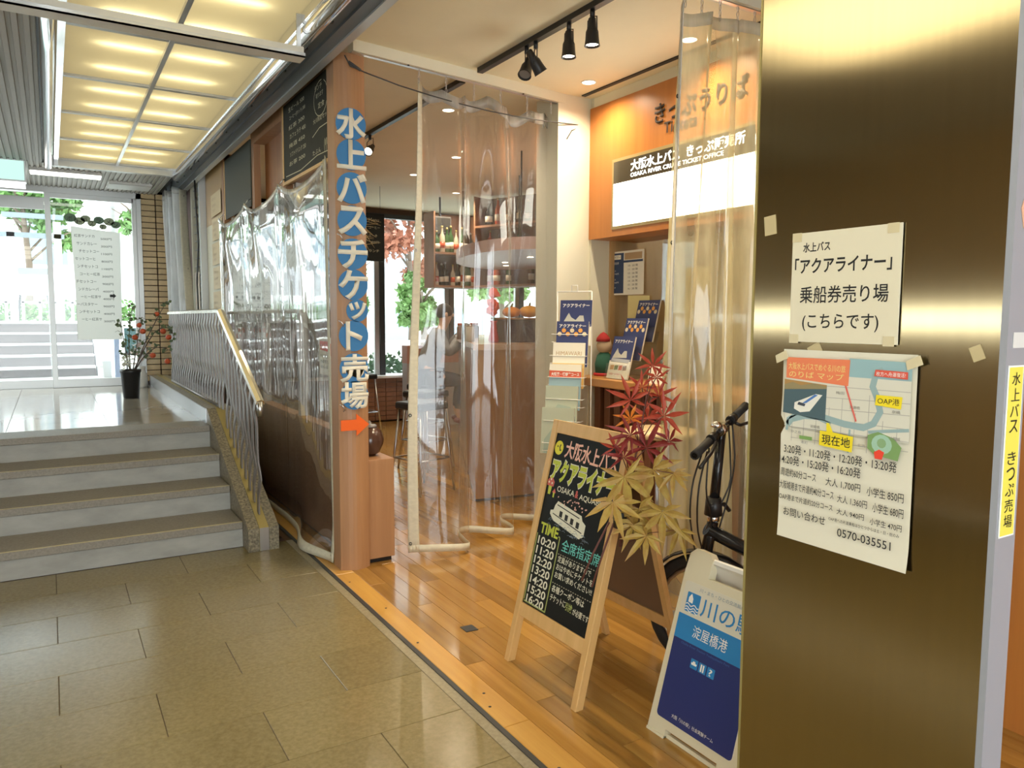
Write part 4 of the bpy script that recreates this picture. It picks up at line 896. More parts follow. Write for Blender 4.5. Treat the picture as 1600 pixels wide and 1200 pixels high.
texts('chalk_hours', [('%d:20' % (10+i), .055, .518-.0415*i, .128, .034) for i in range(7)], M_cw, ez, z=zc, bold=.022)
strokes('chalk_frame', [[(.2, .575), (.2, .268)], [(.2, .27), (.042, .27)], [(.042, .275), (.042, .56)], [(.19, .578), (.2, .575)]], .006, flatmat('chalk olive', (.35, .4, .12)), ez, z=zc)
text('chalk_seats', '全席指定席', .222, .528, M_ct, ez, z=zc, w=.25, h=.05, bold=.008)
texts('chalk_text', [('定員がありますので', .215, .482, .22, .026), ('おはやめにチケットを', .215, .45, .24, .026), ('お買い求めください!!', .215, .418, .245, .026), ('各種クーポン等は', .215, .362, .215, .028), ('チケットに', .215, .325, .105, .028), ('が必要です', .372, .318, .1, .026)], M_cw, ez, z=zc, bold=.008)
text('chalk_text', '引換', .322, .32, flatmat('chalk olive', (.35, .4, .12)), ez, z=zc, w=.046, h=.032, bold=.02)
bm = bmesh.new()
for i in range(17):
    for y in (.513, .397): x = .21+.0155*i; bm_stroke(bm, [(x, y), (x+.008, y)], .003, zc+.0003)
link('chalk_dashes', bm, flatmat('chalk dash', (.45, .42, .3)), ez)
# rear frame of the easel
eb = Matrix.Translation((0, 0, 0))
top_l = Me @ Vector((0, EH-.03, -.035)); 
def rear():
    o = []
    for yy in (2.655, 2.172):
        a = Vector((1.86, yy, 1.0)); b = Vector((2.13, yy, 0)); ax = (b-a).normalized(); s = Vector((0, 1, 0)); n = ax.cross(s)
        bm = bmesh.new(); vs = []
        for p in (a, b):
            for i, j in ((-1, -1), (1, -1), (1, 1), (-1, 1)): vs.append(bm.verts.new(Me.inverted() @ (p+s*.015*i+n*.012*j)))
        for i in range(4): bm.faces.new((vs[i], vs[(i+1) % 4], vs[4+(i+1) % 4], vs[4+i]))
        bm.faces.new(vs[:4]); bm.faces.new(vs[4:]); bmesh.ops.recalc_face_normals(bm, faces=bm.faces); link('rear_leg', bm, M_ez, ez)
    for (z0, z1, m, nm, th) in ((.26, .93, M_back, 'rear_board', .003), (.21, .26, M_ez, 'rear_rail', .01)):
        bm = bmesh.new(); xs = lambda z: 1.86+.27*(1-z)
        P8 = [Vector((xs(z)+d, y, z)) for z in (z0, z1) for y in (2.187, 2.64) for d in (-th, th)]
        v = [bm.verts.new(Me.inverted() @ p) for p in P8]
        for q in ((0, 1, 3, 2), (4, 6, 7, 5), (0, 4, 5, 1), (2, 3, 7, 6), (0, 2, 6, 4), (1, 5, 7, 3)): bm.faces.new([v[i] for i in q])
        bmesh.ops.recalc_face_normals(bm, faces=bm.faces); link(nm, bm, m, ez)
rear()
bm = bmesh.new(); mi_ = Me.inverted(); bm_tube(bm, [mi_ @ Vector(p) for p in ((1.66, 2.60, .26), (1.76, 2.6, .13), (1.86, 2.6, .09), (1.96, 2.6, .13), (2.06, 2.6, .26))], .003, 5); link('stay_cord', bm, M_dark, ez)

# maple branch in a black holder clipped to the easel
mb = thing('maple_branch', 'maple branch with red and yellow leaves clipped to the easel blackboard', 'plant', loc=(1.74, 2.10, .72))
BO = mb.location.copy()
LV = [(1.817, 2.026, 1.281, .073, 'r'), (1.794, 2.056, 1.203, .068, 'r'), (1.859, 2.036, 1.169, .077, 'r'), (1.744, 2.058, 1.161, .102, 'r'), (1.856, 2.008, 1.103, .109, 'r'), (1.82, 2.052, 1.089, .095, 'r'), (1.739, 2.049, 1.037, .091, 'm'), (1.798, 2.031, .989, .113, 'm'), (1.882, 2.006, 1.009, .082, 'm'), (1.716, 2.055, .958, .086, 'm'), (1.701, 2.09, .989, .077, 'r'), (1.808, 2.006, .916, .136, 'y'), (1.694, 2.026, .897, .131, 'y'), (1.67, 2.055, .803, .118, 'y'), (1.76, 2.021, .775, .127, 'y'), (1.804, 1.947, .775, .113, 'y'), (1.867, 1.925, .707, .095, 'y'), (1.742, 2.026, .719, .086, 'y'), (1.752, 1.97, .69, .091, 'y'), (1.856, 1.952, .905, .077, 'y'), (1.767, 2.084, 1.088, .068, 'o'), (1.825, 2.017, 1.241, .063, 'r')]
LC = {'r': ((.40, .05, .03), (.52, .10, .05)), 'm': ((.18, .02, .02), (.30, .035, .03)), 'y': ((.46, .35, .08), (.36, .2, .05)), 'o': ((.8, .32, .05), (.7, .2, .03))}
random.seed(11)
for i, (x, y, z, s, c_) in enumerate(LV):
    m = mat('leaf '+c_, LC[c_][0], .5, col2=LC[c_][1], vscale=(25, 25, 25))
    to_cam = (Vector((0, 0, 1.45))-Vector((x, y, z))).normalized(); up = Vector((random.uniform(-.5, .5), random.uniform(-.3, .3), -.6 if c_ == 'y' else random.uniform(.2, 1)))
    nrm = (to_cam+Vector((random.uniform(-.6, .6), random.uniform(-.6, .6), random.uniform(-.5, .7)))).normalized(); ux = up.cross(nrm).normalized(); uy = nrm.cross(ux)
    bm = bmesh.new(); c0 = Vector((x, y, z))-BO; ctr = bm.verts.new(c0)
    for k in range(7):
        a = R(-126+42*k); ln = s*(.72 if k in (0, 6) else .9 if k in (1, 5) else 1.05 if k != 3 else 1.15); w = s*(.16 if c_ == 'y' else .12)*(.7 if k in (0, 6) else 1)
        d = ux*math.sin(a)+uy*math.cos(a); n_ = ux*math.cos(a)-uy*math.sin(a); dr_ = -nrm*s*.14*random.random()-Vector((0, 0, s*.22*random.random()))
        p1 = bm.verts.new(c0+d*ln*.35+n_*w*.75+nrm*.004); q1 = bm.verts.new(c0+d*ln*.35-n_*w*.75+nrm*.004); p2 = bm.verts.new(c0+d*ln*.62+n_*w*.6+dr_*.4); q2 = bm.verts.new(c0+d*ln*.62-n_*w*.6+dr_*.4); tp = bm.verts.new(c0+d*ln+dr_)
        mid = bm.verts.new(c0+d*ln*.5+dr_*.25-nrm*.003)
        for f in ((ctr, p1, mid), (ctr, mid, q1), (p1, p2, mid), (mid, q2, q1), (p2, tp, mid), (mid, tp, q2)): bm.faces.new(f)
    link('leaf', bm, m, mb)
M_tw = mat('dark twig', (.13, .045, .035), .6)
main = [(1.742, 2.10, .62), (1.75, 2.09, .75), (1.765, 2.08, .88), (1.79, 2.06, 1.0), (1.80, 2.05, 1.12), (1.815, 2.035, 1.27)]
bm = bmesh.new(); bm_tube(bm, [Vector(p)-BO for p in main], [.005, .005, .004, .0035, .003, .002], 6)
for i, (x, y, z, s, c_) in enumerate(LV):
    b = min(main, key=lambda p: (Vector(p)-Vector((x, y, z-.08))).length); p1 = Vector((x, y, z)); p0 = Vector(b); bm_tube(bm, [p0-BO, p0.lerp(p1, .5)+Vector((0, 0, .02))-BO, p1-BO], .0018, 4)
link('twig', bm, M_tw, mb)
tube('stem', [Vector(p)-BO for p in ((1.735, 2.13, .70), (1.70, 2.15, .58), (1.67, 2.17, .46))], .004, M_tw, mb, 5); tube('stem', [Vector(p)-BO for p in ((1.73, 2.15, .70), (1.69, 2.19, .58), (1.66, 2.22, .47))], .004, M_tw, mb, 5)
lathe('holder', [(.02, -.03), (.024, -.028), (.026, .03), (.024, .032)], (0, 0, 0), M_black, mb, 12)

# ------------------------------------------------------------ blue plastic A-board
BT = Vector((.175, 0, .62)).normalized(); Ms = frame((1.75, 1.945, 0), (0, -1, 0), BT)
sb = thing('blue_sign_stand', 'cream plastic A-board with blue river station sign before the bicycle', 'sign board', M=Ms)
M_cp_ = mat('cream moulded plastic', (.72, .67, .5), .4)
def rrect(x0, x1, y0, y1, r, n=4):
    P = []
    for cx, cy_0, a0 in ((x1-r, y0+r, -90), (x1-r, y1-r, 0), (x0+r, y1-r, 90), (x0+r, y0+r, 180)):
        for i in range(n+1): a = R(a0+90*i/n); P.append((cx+r*math.cos(a), cy_0+r*math.sin(a)))
    return P
SW, SH = .405, .66
# front shell: body below the handle, two shoulders, grip bar
poly('shell', [(0, .0), (.085, 0), (.085, .035), (.32, .035), (.32, 0), (SW, 0), (SW-.012, .575), (.012, .575)], -.03, 0, M_cp_, sb)
poly('shoulder', [(.012, .575), (.125, .575), (.125, .64), (.105, .658), (.045, .662), (.02, .64)], -.035, .0, M_cp_, sb); poly('shoulder', [(.285, .575), (SW-.012, .575), (SW-.02, .64), (SW-.045, .662), (.305, .658), (.285, .64)], -.035, .0, M_cp_, sb)
box('grip', .12, .29, .625, .645, -.03, -.008, M_white, sb, .004); box('foot_bar', .085, .32, .005, .02, -.028, -.01, M_cp_, sb)
for x0, x1 in ((.0, .085), (.32, SW)): box('foot', x0, x1, -.0, .012, -.034, .004, M_cp_, sb)
poly('label_plate', rrect(.028, .375, .065, .545, .014), .0, .001, mat('label cream', (.70, .68, .58), .35), sb)
poly('navy_field', rrect(.03, .373, .066, .36, .014), .001, .0016, mat('sign navy', (.018, .03, .16), .3), sb); poly('navy_field', [(.03, .3), (.373, .3), (.373, .368), (.03, .368)], .001, .0015, MATS['sign navy'], sb)
M_cyan = mat('sign cyan', (.02, .22, .55), .3)
poly('cyan_band', [(.03, .345), (.373, .345), (.373, .43), (.03, .43)], .0017, .0022, M_cyan, sb)
poly('emblem', rrect(.05, .112, .442, .51, .004), .001, .0018, M_cyan, sb)
poly('emblem_house', [(.06, .476), (.06, .492), (.07, .506), (.08, .49), (.08, .474)], .0018, .0023, M_paper2, sb)
strokes('emblem_waves', [[(.052+.006*i, y0+.004*math.sin(i*1.2)) for i in range(11)] for y0 in (.467, .456, .447)], .0035, M_paper2, sb, z=.0024)
text('sign_name', '川の駅', .122, .445, M_cyan, sb, z=.002, w=.235, h=.062, bold=.008); text('sign_tagline', '川・まち・ひとの交流拠点', .1, .522, mat('tag grey blue', (.2, .3, .4), .5), sb, z=.002, w=.2, h=.014)
text('port_name', '淀屋橋港', .11, .368, M_paper2, sb, z=.003, w=.155, h=.042); text('port_latin', 'Osaka River Station Yodoyabashi Port', .07, .33, mat('dim blue', (.05, .14, .4), .4), sb, z=.003, w=.22, h=.01)
for i in range(3):
    x = .13+.038*i; poly('pictogram', rrect(x, x+.032, .27, .302, .002), .0018, .0024, M_cyan, sb)
poly('picto_boat', [(.135, .282), (.157, .282), (.159, .289), (.152, .289), (.15, .295), (.141, .295), (.139, .289), (.133, .289)], .0026, .003, M_paper2, sb); 
for x in (.176, .186): poly('picto_person', [(x, .274), (x+.006, .274), (x+.006, .298), (x, .298)], .0026, .003, M_paper2, sb)
text('picto_mark', '?', .2145, .275, M_paper2, sb, z=.003, w=.014, h=.022, bold=.01); text('footer_print', '大阪「川の駅」社会実験チーム', .10, .085, M_paper2, sb, z=.003, w=.19, h=.013)
# rear leaf of the A-board
bm = bmesh.new(); inv = Ms.inverted()
for (xa, za, xb, zb, ya, yb, th) in ((2.14, 0, 1.95, .6, 1.945, 1.54, .012),):
    P8 = [Vector(p) for p in ((xa-th, ya, za), (xa+th, ya, za), (xa+th, yb, za), (xa-th, yb, za), (xb-th, ya, zb), (xb+th, ya, zb), (xb+th, yb, zb), (xb-th, yb, zb))]
    v = [bm.verts.new(inv @ p) for p in P8]
    for q in ((3, 2, 1, 0), (4, 5, 6, 7), (0, 1, 5, 4), (1, 2, 6, 5), (2, 3, 7, 6), (3, 0, 4, 7)): bm.faces.new([v[i] for i in q])
link('rear_leaf', bm, M_white, sb)

# ------------------------------------------------------------ bicycle
bk = thing('folding_bicycle', 'black folding bicycle parked behind the blue A-board', 'bicycle', loc=(2.2, 2.1, 0))
KO = bk.location.copy(); kk = lambda *p: [Vector(q)-KO for q in p]
M_fr = mat('black bike paint', (.01, .01, .012), .15); M_rb = mat('rubber', (.02, .02, .02), .7)
hd = Vector((.92, .38, .20)).normalized(); wd = Vector((-.38, .92, 0)).normalized()
cB = Vector((2.24, 2.11, 1.02))
gl, gr = Vector((2.016, 2.012, .944)), Vector((2.50, 2.205, 1.083))
tube('handlebar', kk(gl, gl.lerp(gr, .25), gl.lerp(gr, .5), gl.lerp(gr, .75), gr), .012, M_fr, bk, 10)
for a, b in ((gl, gl.lerp(gr, .26)), (gr, gr.lerp(gl, .24))): tube('grip', kk(a, a.lerp(b, .5), b), [.018, .016, .017], M_rb, bk, 10)
for s, q in ((-1, .32), (1, .70)):
    p = gl.lerp(gr, q); tube('brake_clamp', kk(p-hd*.02, p+hd*.02), .02, M_black, bk, 10); dn = Vector((-.35, -.6, -.25))
    tube('brake_lever', kk(p+Vector((-.01, -.03, -.01)), p+Vector((-.03, -.05, -.03))-hd*.05*(-s), p+Vector((-.05, -.05, -.06))-hd*.17*(-s)*-1 if False else p+Vector((-.04, -.055, -.05))+hd*.15*s), .007, M_black, bk, 6)
mid = gl.lerp(gr, .5)
tube('stem_clamp', kk(mid-hd*.03, mid+hd*.03), .022, M_chrome, bk, 12); lathe('bell', [(.024, 0), (.022, .012), (.012, .02), (.002, .022)], mid+Vector((-.05, -.02, .015))-KO, M_chrome, bk, 12)
st_b = Vector((2.216, 2.101, .70)); tube('stem', kk(mid, st_b), [.018, .02], M_fr, bk, 12)
tube('stem_hinge', kk(st_b+Vector((0, 0, .045)), st_b-Vector((0, 0, .025))), [.03, .036], M_black, bk, 12); tube('hinge_lever', kk(st_b+Vector((-.04, -.02, .02)), st_b+Vector((.06, 0, .01)), st_b+Vector((.09, .0, -.02))), .009, M_black, bk, 6)
tube('headset', kk(st_b-Vector((0, 0, .025)), st_b-Vector((0, 0, .05))), .024, M_chrome, bk, 12)
hb = Vector((2.19, 2.11, .52)); tube('head_tube', kk(st_b-Vector((0, 0, .05)), hb), [.022, .024], M_fr, bk, 12)
tube('main_tube', kk(hb+Vector((0, 0, .10)), (2.44, 1.98, .47), (2.66, 1.86, .40), (2.78, 1.80, .36)), [.028, .03, .03, .028], M_fr, bk, 12)
tube('seat_post', kk((2.72, 1.83, .32), (2.84, 1.76, .88)), .016, M_steel, bk, 10); lathe('saddle', [(.02, 0), (.07, .01), (.075, .03), (.05, .045), (.01, .05)], Vector((2.85, 1.755, .88))-KO, M_black, bk, 14)
wc = Vector((2.215, 2.13, .255))
def wheel(nm, c, d):
    bm = bmesh.new(); ring = lambda r_, n=28: [c+r_*(math.cos(2*PI*i/n)*d+math.sin(2*PI*i/n)*Vector((0, 0, 1)))-KO for i in range(n)]
    bm_tube(bm, ring(.225), .026, 8, 0, True); w = link(nm, bm, M_rb, bk); bm = bmesh.new(); bm_tube(bm, ring(.195), .009, 6, 0, True); r_ = link('rim', bm, M_steel, w)
    bm = bmesh.new(); ax = d.cross(Vector((0, 0, 1)))
    for i in range(16): a = 2*PI*i/16; bm_tube(bm, [c-KO+ax*.02*(1 if i % 2 else -1), c-KO+.19*(math.cos(a)*d+math.sin(a)*Vector((0, 0, 1)))], .0012, 3)
    link('spokes', bm, M_steel, w); tube('hub', [c-KO-ax*.04, c-KO+ax*.04], .018, M_steel, w, 8); return ax
ax = wheel('front_wheel', wc, wd); rc = Vector((2.99, 1.69, .255)); ax2 = wheel('rear_wheel', rc, Vector((-.87, .49, 0)).normalized())
for s in (-1, 1): tube('fork_blade', kk(hb, hb+ax*.04*s-Vector((0, 0, .03)), wc+ax*.045*s), .010, M_fr, bk, 8); tube('chain_stay', kk((2.75, 1.81, .3), rc+ax2*.05*s), .010, M_fr, bk, 8)
def fender(c, d, a0, a1):
    ax = d.cross(Vector((0, 0, 1))); 
    def f(u, v): a = R(a0+(a1-a0)*u); w = (v-.5)*.06; rr_ = .27-.35*abs(v-.5)*.05; return c-KO+rr_*(math.cos(a)*d+math.sin(a)*Vector((0, 0, 1)))+ax*w
    grid('fender', f, 0, 1, 0, 1, 18, 4, M_fr, bk, thick=.003)
fender(wc, wd, 10, 190); fender(rc, Vector((-.87, .49, 0)).normalized(), -10, 160)
cab = [[(2.10, 2.03, .95), (2.03, 2.0, .82), (2.06, 2.03, .66), (2.17, 2.1, .52)], [(2.12, 2.04, .96), (2.09, 2.02, .80), (2.16, 2.06, .70), (2.2, 2.1, .6)], [(2.36, 2.15, 1.03), (2.36, 2.13, .88), (2.30, 2.1, .75), (2.24, 2.09, .62)], [(2.33, 2.14, 1.02), (2.28, 2.08, .9), (2.27, 2.07, .8), (2.22, 2.08, .7)], [(2.06, 2.02, .94), (1.99, 1.99, .85), (1.99, 2.0, .72), (2.1, 2.08, .55)]]
for c_ in cab: tube('cable', [Vector(crom(c_, i/10))-KO for i in range(11)], .0035, M_black, bk, 5)
tube('crank', kk((2.74, 1.78, .30), (2.72, 1.68, .17)), .008, M_steel, bk, 6); box('pedal', .48, .56, -.46, -.40, .155, .175, M_black, bk); tube('kickstand', kk((2.78, 1.78, .28), (2.66, 1.66, .008)), .007, M_black, bk, 6); tube('pedal_axle', kk((2.72, 1.68, .165), (2.72, 1.64, .165)), .006, M_steel, bk, 6)
# round wooden stool/table seen behind the curtain
t = thing('round_table', 'small pale round table behind the bicycle stem', 'table', loc=(2.75, 3.0, 0))
lathe('top', [(.01, .83), (.19, .83), (.195, .84), (.19, .86), (.01, .86)], (0, 0, 0), mat('table top tan', (.6, .45, .25), .4), t, 24); tube('leg', [(0, 0, .01), (0, 0, .83)], .02, M_steel, t, 10); lathe('foot', [(.15, 0), (.15, .01), (.02, .02)], (0, 0, 0), M_steel, t, 20)

# ------------------------------------------------------------ ceiling tracks and lamps in the shop
tk = thing('lighting_track', 'black lighting track running along the shop ceiling', 'track', loc=(2.25, 4.5, 2.915)); box('track_rail', -.018, .018, -3.2, -.42, -.015, .014, M_black, tk); box('track_rail', -.018, .018, -.2, 2.9, -.015, .014, M_black, tk)
def spot_lamp(loc, aim, label, lit=True, power=0):
    t = thing('track_spotlight', label, 'spotlight', loc=loc, group='black spotlights on the ceiling track')
    d = (Vector(aim)-Vector(loc)).normalized(); tube('adapter', [(0, 0, 0), (0, 0, -.035)], .012, M_black, t, 8)
    c = Vector((0, 0, -.11)); s = d.orthogonal().normalized() if abs(d.z) < .99 else Vector((0, 1, 0))
    tube('yoke', [(0, 0, -.03), Vector((0, 0, -.04))+s*.035, c+s*.038], .003, M_black, t, 5); tube('yoke', [(0, 0, -.03), Vector((0, 0, -.04))-s*.035, c-s*.038], .003, M_black, t, 5)
    q = d.to_track_quat('Z', 'Y').to_matrix().to_4x4(); q.translation = c
    bm = bmesh.new(); bm_lathe(bm, [(.012, -.075), (.018, -.07), (.021, -.03), (.03, -.01), (.033, .03), (.036, .05), (.038, .055), (.034, .055), (.03, .045)], n=16); link('can', bm, M_black, t, M=q)
    bm = bmesh.new(); bm_lathe(bm, [(.002, .044), (.031, .046)], n=16); link('lamp_face', bm, M_lamp if lit else mat('unlit lens', (.2, .2, .2), .1), t, M=q)
    if power: spot('spot_light', Vector(loc)+c+d*.062, aim, power, (1, .8, .52), 95, .8, .008)
spot_lamp((2.25, 2.98, 2.9), (2.27, 2.95, 0), 'lit black spotlight pointing down, nearest the yellowed curtain', power=65)
spot_lamp((2.25, 3.17, 2.9), (2.2, 3.1, 0), 'lit black spotlight pointing down, second from the yellowed curtain', power=65)
spot_lamp((2.25, 3.56, 2.9), (1.75, 3.2, 1.9), 'black spotlight tilted to the left, in the tilted pair', False); spot_lamp((2.25, 3.47, 2.9), (2.9, 3.4, 2.0), 'black spotlight tilted to the right, in the tilted pair', False)
spot_lamp((2.25, 5.9, 2.9), (1.6, 5.2, 2.3), 'lit black spotlight beside the lettered post', power=10)
for i, (x, y) in enumerate([(2.96, 3.95), (2.97, 3.08), (2.5, 5.0), (3.28, 6.4), (3.3, 7.4), (4.2, 8.2), (2.4, 7.2), (4.0, 5.2)]):
    t = thing('recessed_downlight', 'small round lit downlight in the shop ceiling, %s' % ['in front of the booth corner', 'seen through the yellowed curtain', 'near the middle curtain top', 'deep in the shop', 'further back in the shop', 'near the bottle shelves', 'above the floor by the window wall', 'above the bar'][i], 'ceiling light', loc=(x, y, 2.93), group='recessed downlights')
    tube('rim', [(.044*math.cos(a*PI/9), .044*math.sin(a*PI/9), -.002) for a in range(18)], .004, M_white, t, 6, True); lathe('lamp_face', [(.0015, -.003), (.04, -.003)], (0, 0, 0), M_lamp, t, 18)
    spot('downlight_%d' % i, (x, y, 2.925), (x, y, 0), 60, (1, .82, .58), 150, .9, .006)

# ------------------------------------------------------------ bar, stools, shelves, person
br = thing('bar_counter', 'tall wooden bar counter seen through the clear curtain', 'counter', loc=(2.79, 5.13, 0))
BP = [(0, 0), (.45, -.06), (1.2, -.06), (2.4, 2.8), (1.35, 2.9)]
bm = bmesh.new(); bm_poly(bm, BP, .03, 1.2); link('body', bm, M_bar, br); bm = bmesh.new(); bm_poly(bm, [(-.04, -.04), (.45, -.11), (1.25, -.11), (2.45, 2.83), (1.3, 2.93)], 1.2, 1.245); link('top', bm, mat('bar top', (.5, .33, .22), .25), br); bm = bmesh.new(); bm_poly(bm, [(x*.98+.02, y*.98+.03) for x, y in BP], 0, .03); link('plinth', bm, M_black, br)
def stool(loc, label, rz=0, h=.75):
    t = thing('bar_stool', label, 'stool', loc=loc, group='bar stools'); t.rotation_euler.z = rz
    bm = bmesh.new(); bm_box(bm, -.16, .16, -.16, .16, h-.06, h, 0, .012); link('seat', bm, M_black, t)
    for sx in (-1, 1):
        for sy in (-1, 1): tube('leg', [(sx*.13, sy*.13, h-.06), (sx*.19, sy*.19, .0)], .010, M_steel, t, 8)
    a = .165; tube('footrest', [(-a, -a, .28), (a, -a, .28), (a, a, .28), (-a, a, .28)], .008, M_steel, t, 6, True); return t
stool((3.25, 8.95, 0), 'black seated steel stool by the window beside the lettered post', .1); stool((2.78, 5.62, 0) if False else (2.62, 5.75, 0), 'steel bar stool at the near corner of the bar', .3); stool((3.05, 6.6, 0), 'second bar stool along the bar behind the curtain', .4); stool((3.60, 7.78, 0), 'bar stool under the seated customer', .4, .7)
# window-side low partition and blackboard on the window
t = thing('low_partition', 'low terracotta topped partition by the rear window', 'partition', loc=(4.5, 9.2, 0)); box('lower', -.55, .6, -.08, .08, 0, .85, mat('partition grey', (.42, .38, .38), .6), t); box('upper', -.55, .6, -.09, .09, .85, 1.08, mat('partition terracotta', (.5, .26, .2), .6), t)
t = thing('hanging_blackboard', 'small dark blackboard hanging before the rear window next to the post', 'blackboard', M=frame((2.9, 8.2, 2.08), (1, 0, 0), (0, 0, 1)))
poly('board', [(0, 0), (.385, 0), (.385, .53), (0, .53)], -.012, 0, M_chalk, t); texts('chalk_writing', [('Menu', .2, .44, .12, .04), ('コーヒー', .2, .36, .13, .03), ('ケーキ', .2, .27, .1, .03), ('400円', .22, .2, .1, .025), ('ランチ', .2, .1, .12, .03)], M_ch2, t)
for x in (.04, .34): tube('cord', [(x, .53, -.006), (x, .84, -.006)], .002, M_dark, t, 4)
bm = bmesh.new(); random.seed(5); bm_tube(bm, [(3.02, 8.1, 2.2), (3.02, 8.1, 2.925)], .002, 4)
for i in range(16): a = random.uniform(-1.4, .2); L0 = .12+.16*random.random(); bm_tube(bm, [(3.02, 8.1, 2.55-.02*i), (3.02+L0*math.cos(a)*.7, 8.1, 2.55-.02*i+L0*math.sin(a)*.7)], [.003, .001], 4)
tag(link('straw_decoration', bm, mat('straw', (.55, .42, .2), .7)), 'spiky straw ornament sticking out behind the lettered post', 'decoration')
t = thing('loudspeaker', 'small grey speaker hanging before the rear window', 'speaker', loc=(4.18, 8.6, 2.6)); box('cabinet', -.13, .13, -.06, .06, -.12, .09, mat('speaker grey', (.2, .2, .21), .5), t, .01); tube('bracket', [(0, 0, .08), (0, 0, .33)], .012, M_dark, t, 6); box('grille', -.11, .11, -.066, -.06, -.1, .07, M_dark, t)
# bottle shelves
def shelf_unit(name, label, M, w, zs, d=.26, zt=None):
    t = thing(name, label, 'shelf', M=M)
    for z in zs: box('shelf_board', 0, w, -d, 0, z-.025, z, mat('shelf wood', (.33, .17, .1), .5), t)
    box('back_panel', 0, w, 0, .02, zs[0]-.03, zt or zs[-1]+.45, mat('shelf back', (.14, .07, .05), .6), t); box('side_panel', -.02, 0, -d, .02, zs[0]-.03, zt or zs[-1]+.45, MATS['shelf wood'], t); box('side_panel', w, w+.02, -d, .02, zs[0]-.03, zt or zs[-1]+.45, MATS['shelf wood'], t); return t
MA = Matrix.Translation((4.0, 8.62, 0)); shelf_unit('bottle_shelf', 'wall shelf of bottles beside the rear window', MA, .62, (1.84, 2.24), zt=2.72)
MB_ = Matrix.Translation((4.68, 8.25, 0)) @ Matrix.Rotation(R(-70), 4, 'Z'); shelf_unit('long_bottle_shelf', 'long dark shelf of bottles behind the bar', MB_, 3.2, (1.84, 2.24, 2.55), zt=2.9)
MG = {'g': mat('green bottle glass', (.03, .09, .03), .08), 'b': mat('brown bottle glass', (.12, .05, .02), .08), 'c': mat('clear spirit', (.55, .5, .4), .1), 'k': mat('black bottle', (.01, .01, .012), .1), 'r': mat('red bottle', (.5, .08, .03), .2)}
protos = {}
ORD = ['first', 'second', 'third', 'fourth', 'fifth', 'sixth', 'seventh', 'eighth', 'ninth', 'tenth', 'eleventh', 'twelfth', 'thirteenth', 'fourteenth', 'fifteenth', 'sixteenth', 'seventeenth', 'eighteenth', 'nineteenth']
def bottle(M, kc, s=1., wide=False, grp='bottles on the shelves', lab=None):
    key = (kc, wide)
    names = {'g': 'green', 'b': 'brown', 'c': 'clear', 'k': 'black', 'r': 'red'}
    if key not in protos:
        t = thing('bottle', lab or '%s %s bottle standing on the bar shelves' % (names[kc], 'broad' if wide else 'slim'), 'bottle', group=grp); r_ = .045 if wide else .034
        lathe('glass_body', [(r_*.9, 0), (r_, .008), (r_, .17), (r_*.7, .2), (.013, .225), (.012, .28), (.014, .282)], (0, 0, 0), MG[kc], t, 10); lathe('label_band', [(r_+.001, .05), (r_+.0012, .12)], (0, 0, 0), M_paper if kc != 'c' else MG['r'], t, 10); lathe('cap', [(.0145, .275), (.0145, .3), (.002, .302)], (0, 0, 0), M_brass if kc != 'k' else M_steel, t, 8); protos[key] = t; o = t
    else: o = copy_tree(protos[key])
    o['label'] = '%s %s bottle, %s' % (names[kc], 'broad' if wide else 'slim', lab); o['group'] = grp
    o.matrix_world = M @ Matrix.Scale(s, 4); return o
random.seed(21)
for z in (1.84, 2.24):
    for i in range(8): bottle(MA @ Matrix.Translation((.06+.07*i+.01*random.random(), -.1-.08*random.random(), z)), random.choice('ggbckc'), .85+.3*random.random(), random.random() < .2, lab='%s from left on the %s shelf by the window' % (ORD[i], 'lower' if z < 2 else 'upper'))
for z in (1.84, 2.24, 2.55):
    for i in range(19): 
        if random.random() < .88: bottle(MB_ @ Matrix.Translation((.1+.16*i+.03*random.random(), -.1-.08*random.random(), z)), random.choice('ggbbckr'), .85+.25*random.random(), random.random() < .3, lab='%s from left, %s row of the long bar shelf' % (ORD[i], {1.84: 'bottom', 2.24: 'middle', 2.55: 'top'}[z]))
# oval canopy above the bar
t = thing('oval_canopy', 'pinkish oval canopy hanging above the bar', 'canopy', loc=(3.95, 6.35, 2.0))
ov = []
for i in range(36): a = 2*PI*i/36; x, y = .62*math.cos(a), 1.35*math.sin(a); ca, sa = math.cos(R(-24)), math.sin(R(-24)); ov.append((x*ca-y*sa, x*sa+y*ca))
bm = bmesh.new(); bm_poly(bm, ov, 0, .1); link('disc', bm, mat('pink canopy', (.45, .3, .27), .35), t); 
for k, (x, y) in enumerate(((-.2, -.5), (-.05, .2), (.2, .6))): lathe('small_lamp', [(.002, -.004), (.03, -.004)], (x, y, 0), M_lamp, t, 12)
for x, y in ((-.3, -.5), (.3, .5)): tube('hanger', [(x, y, .1), (x, y, .93)], .008, M_dark, t, 6)
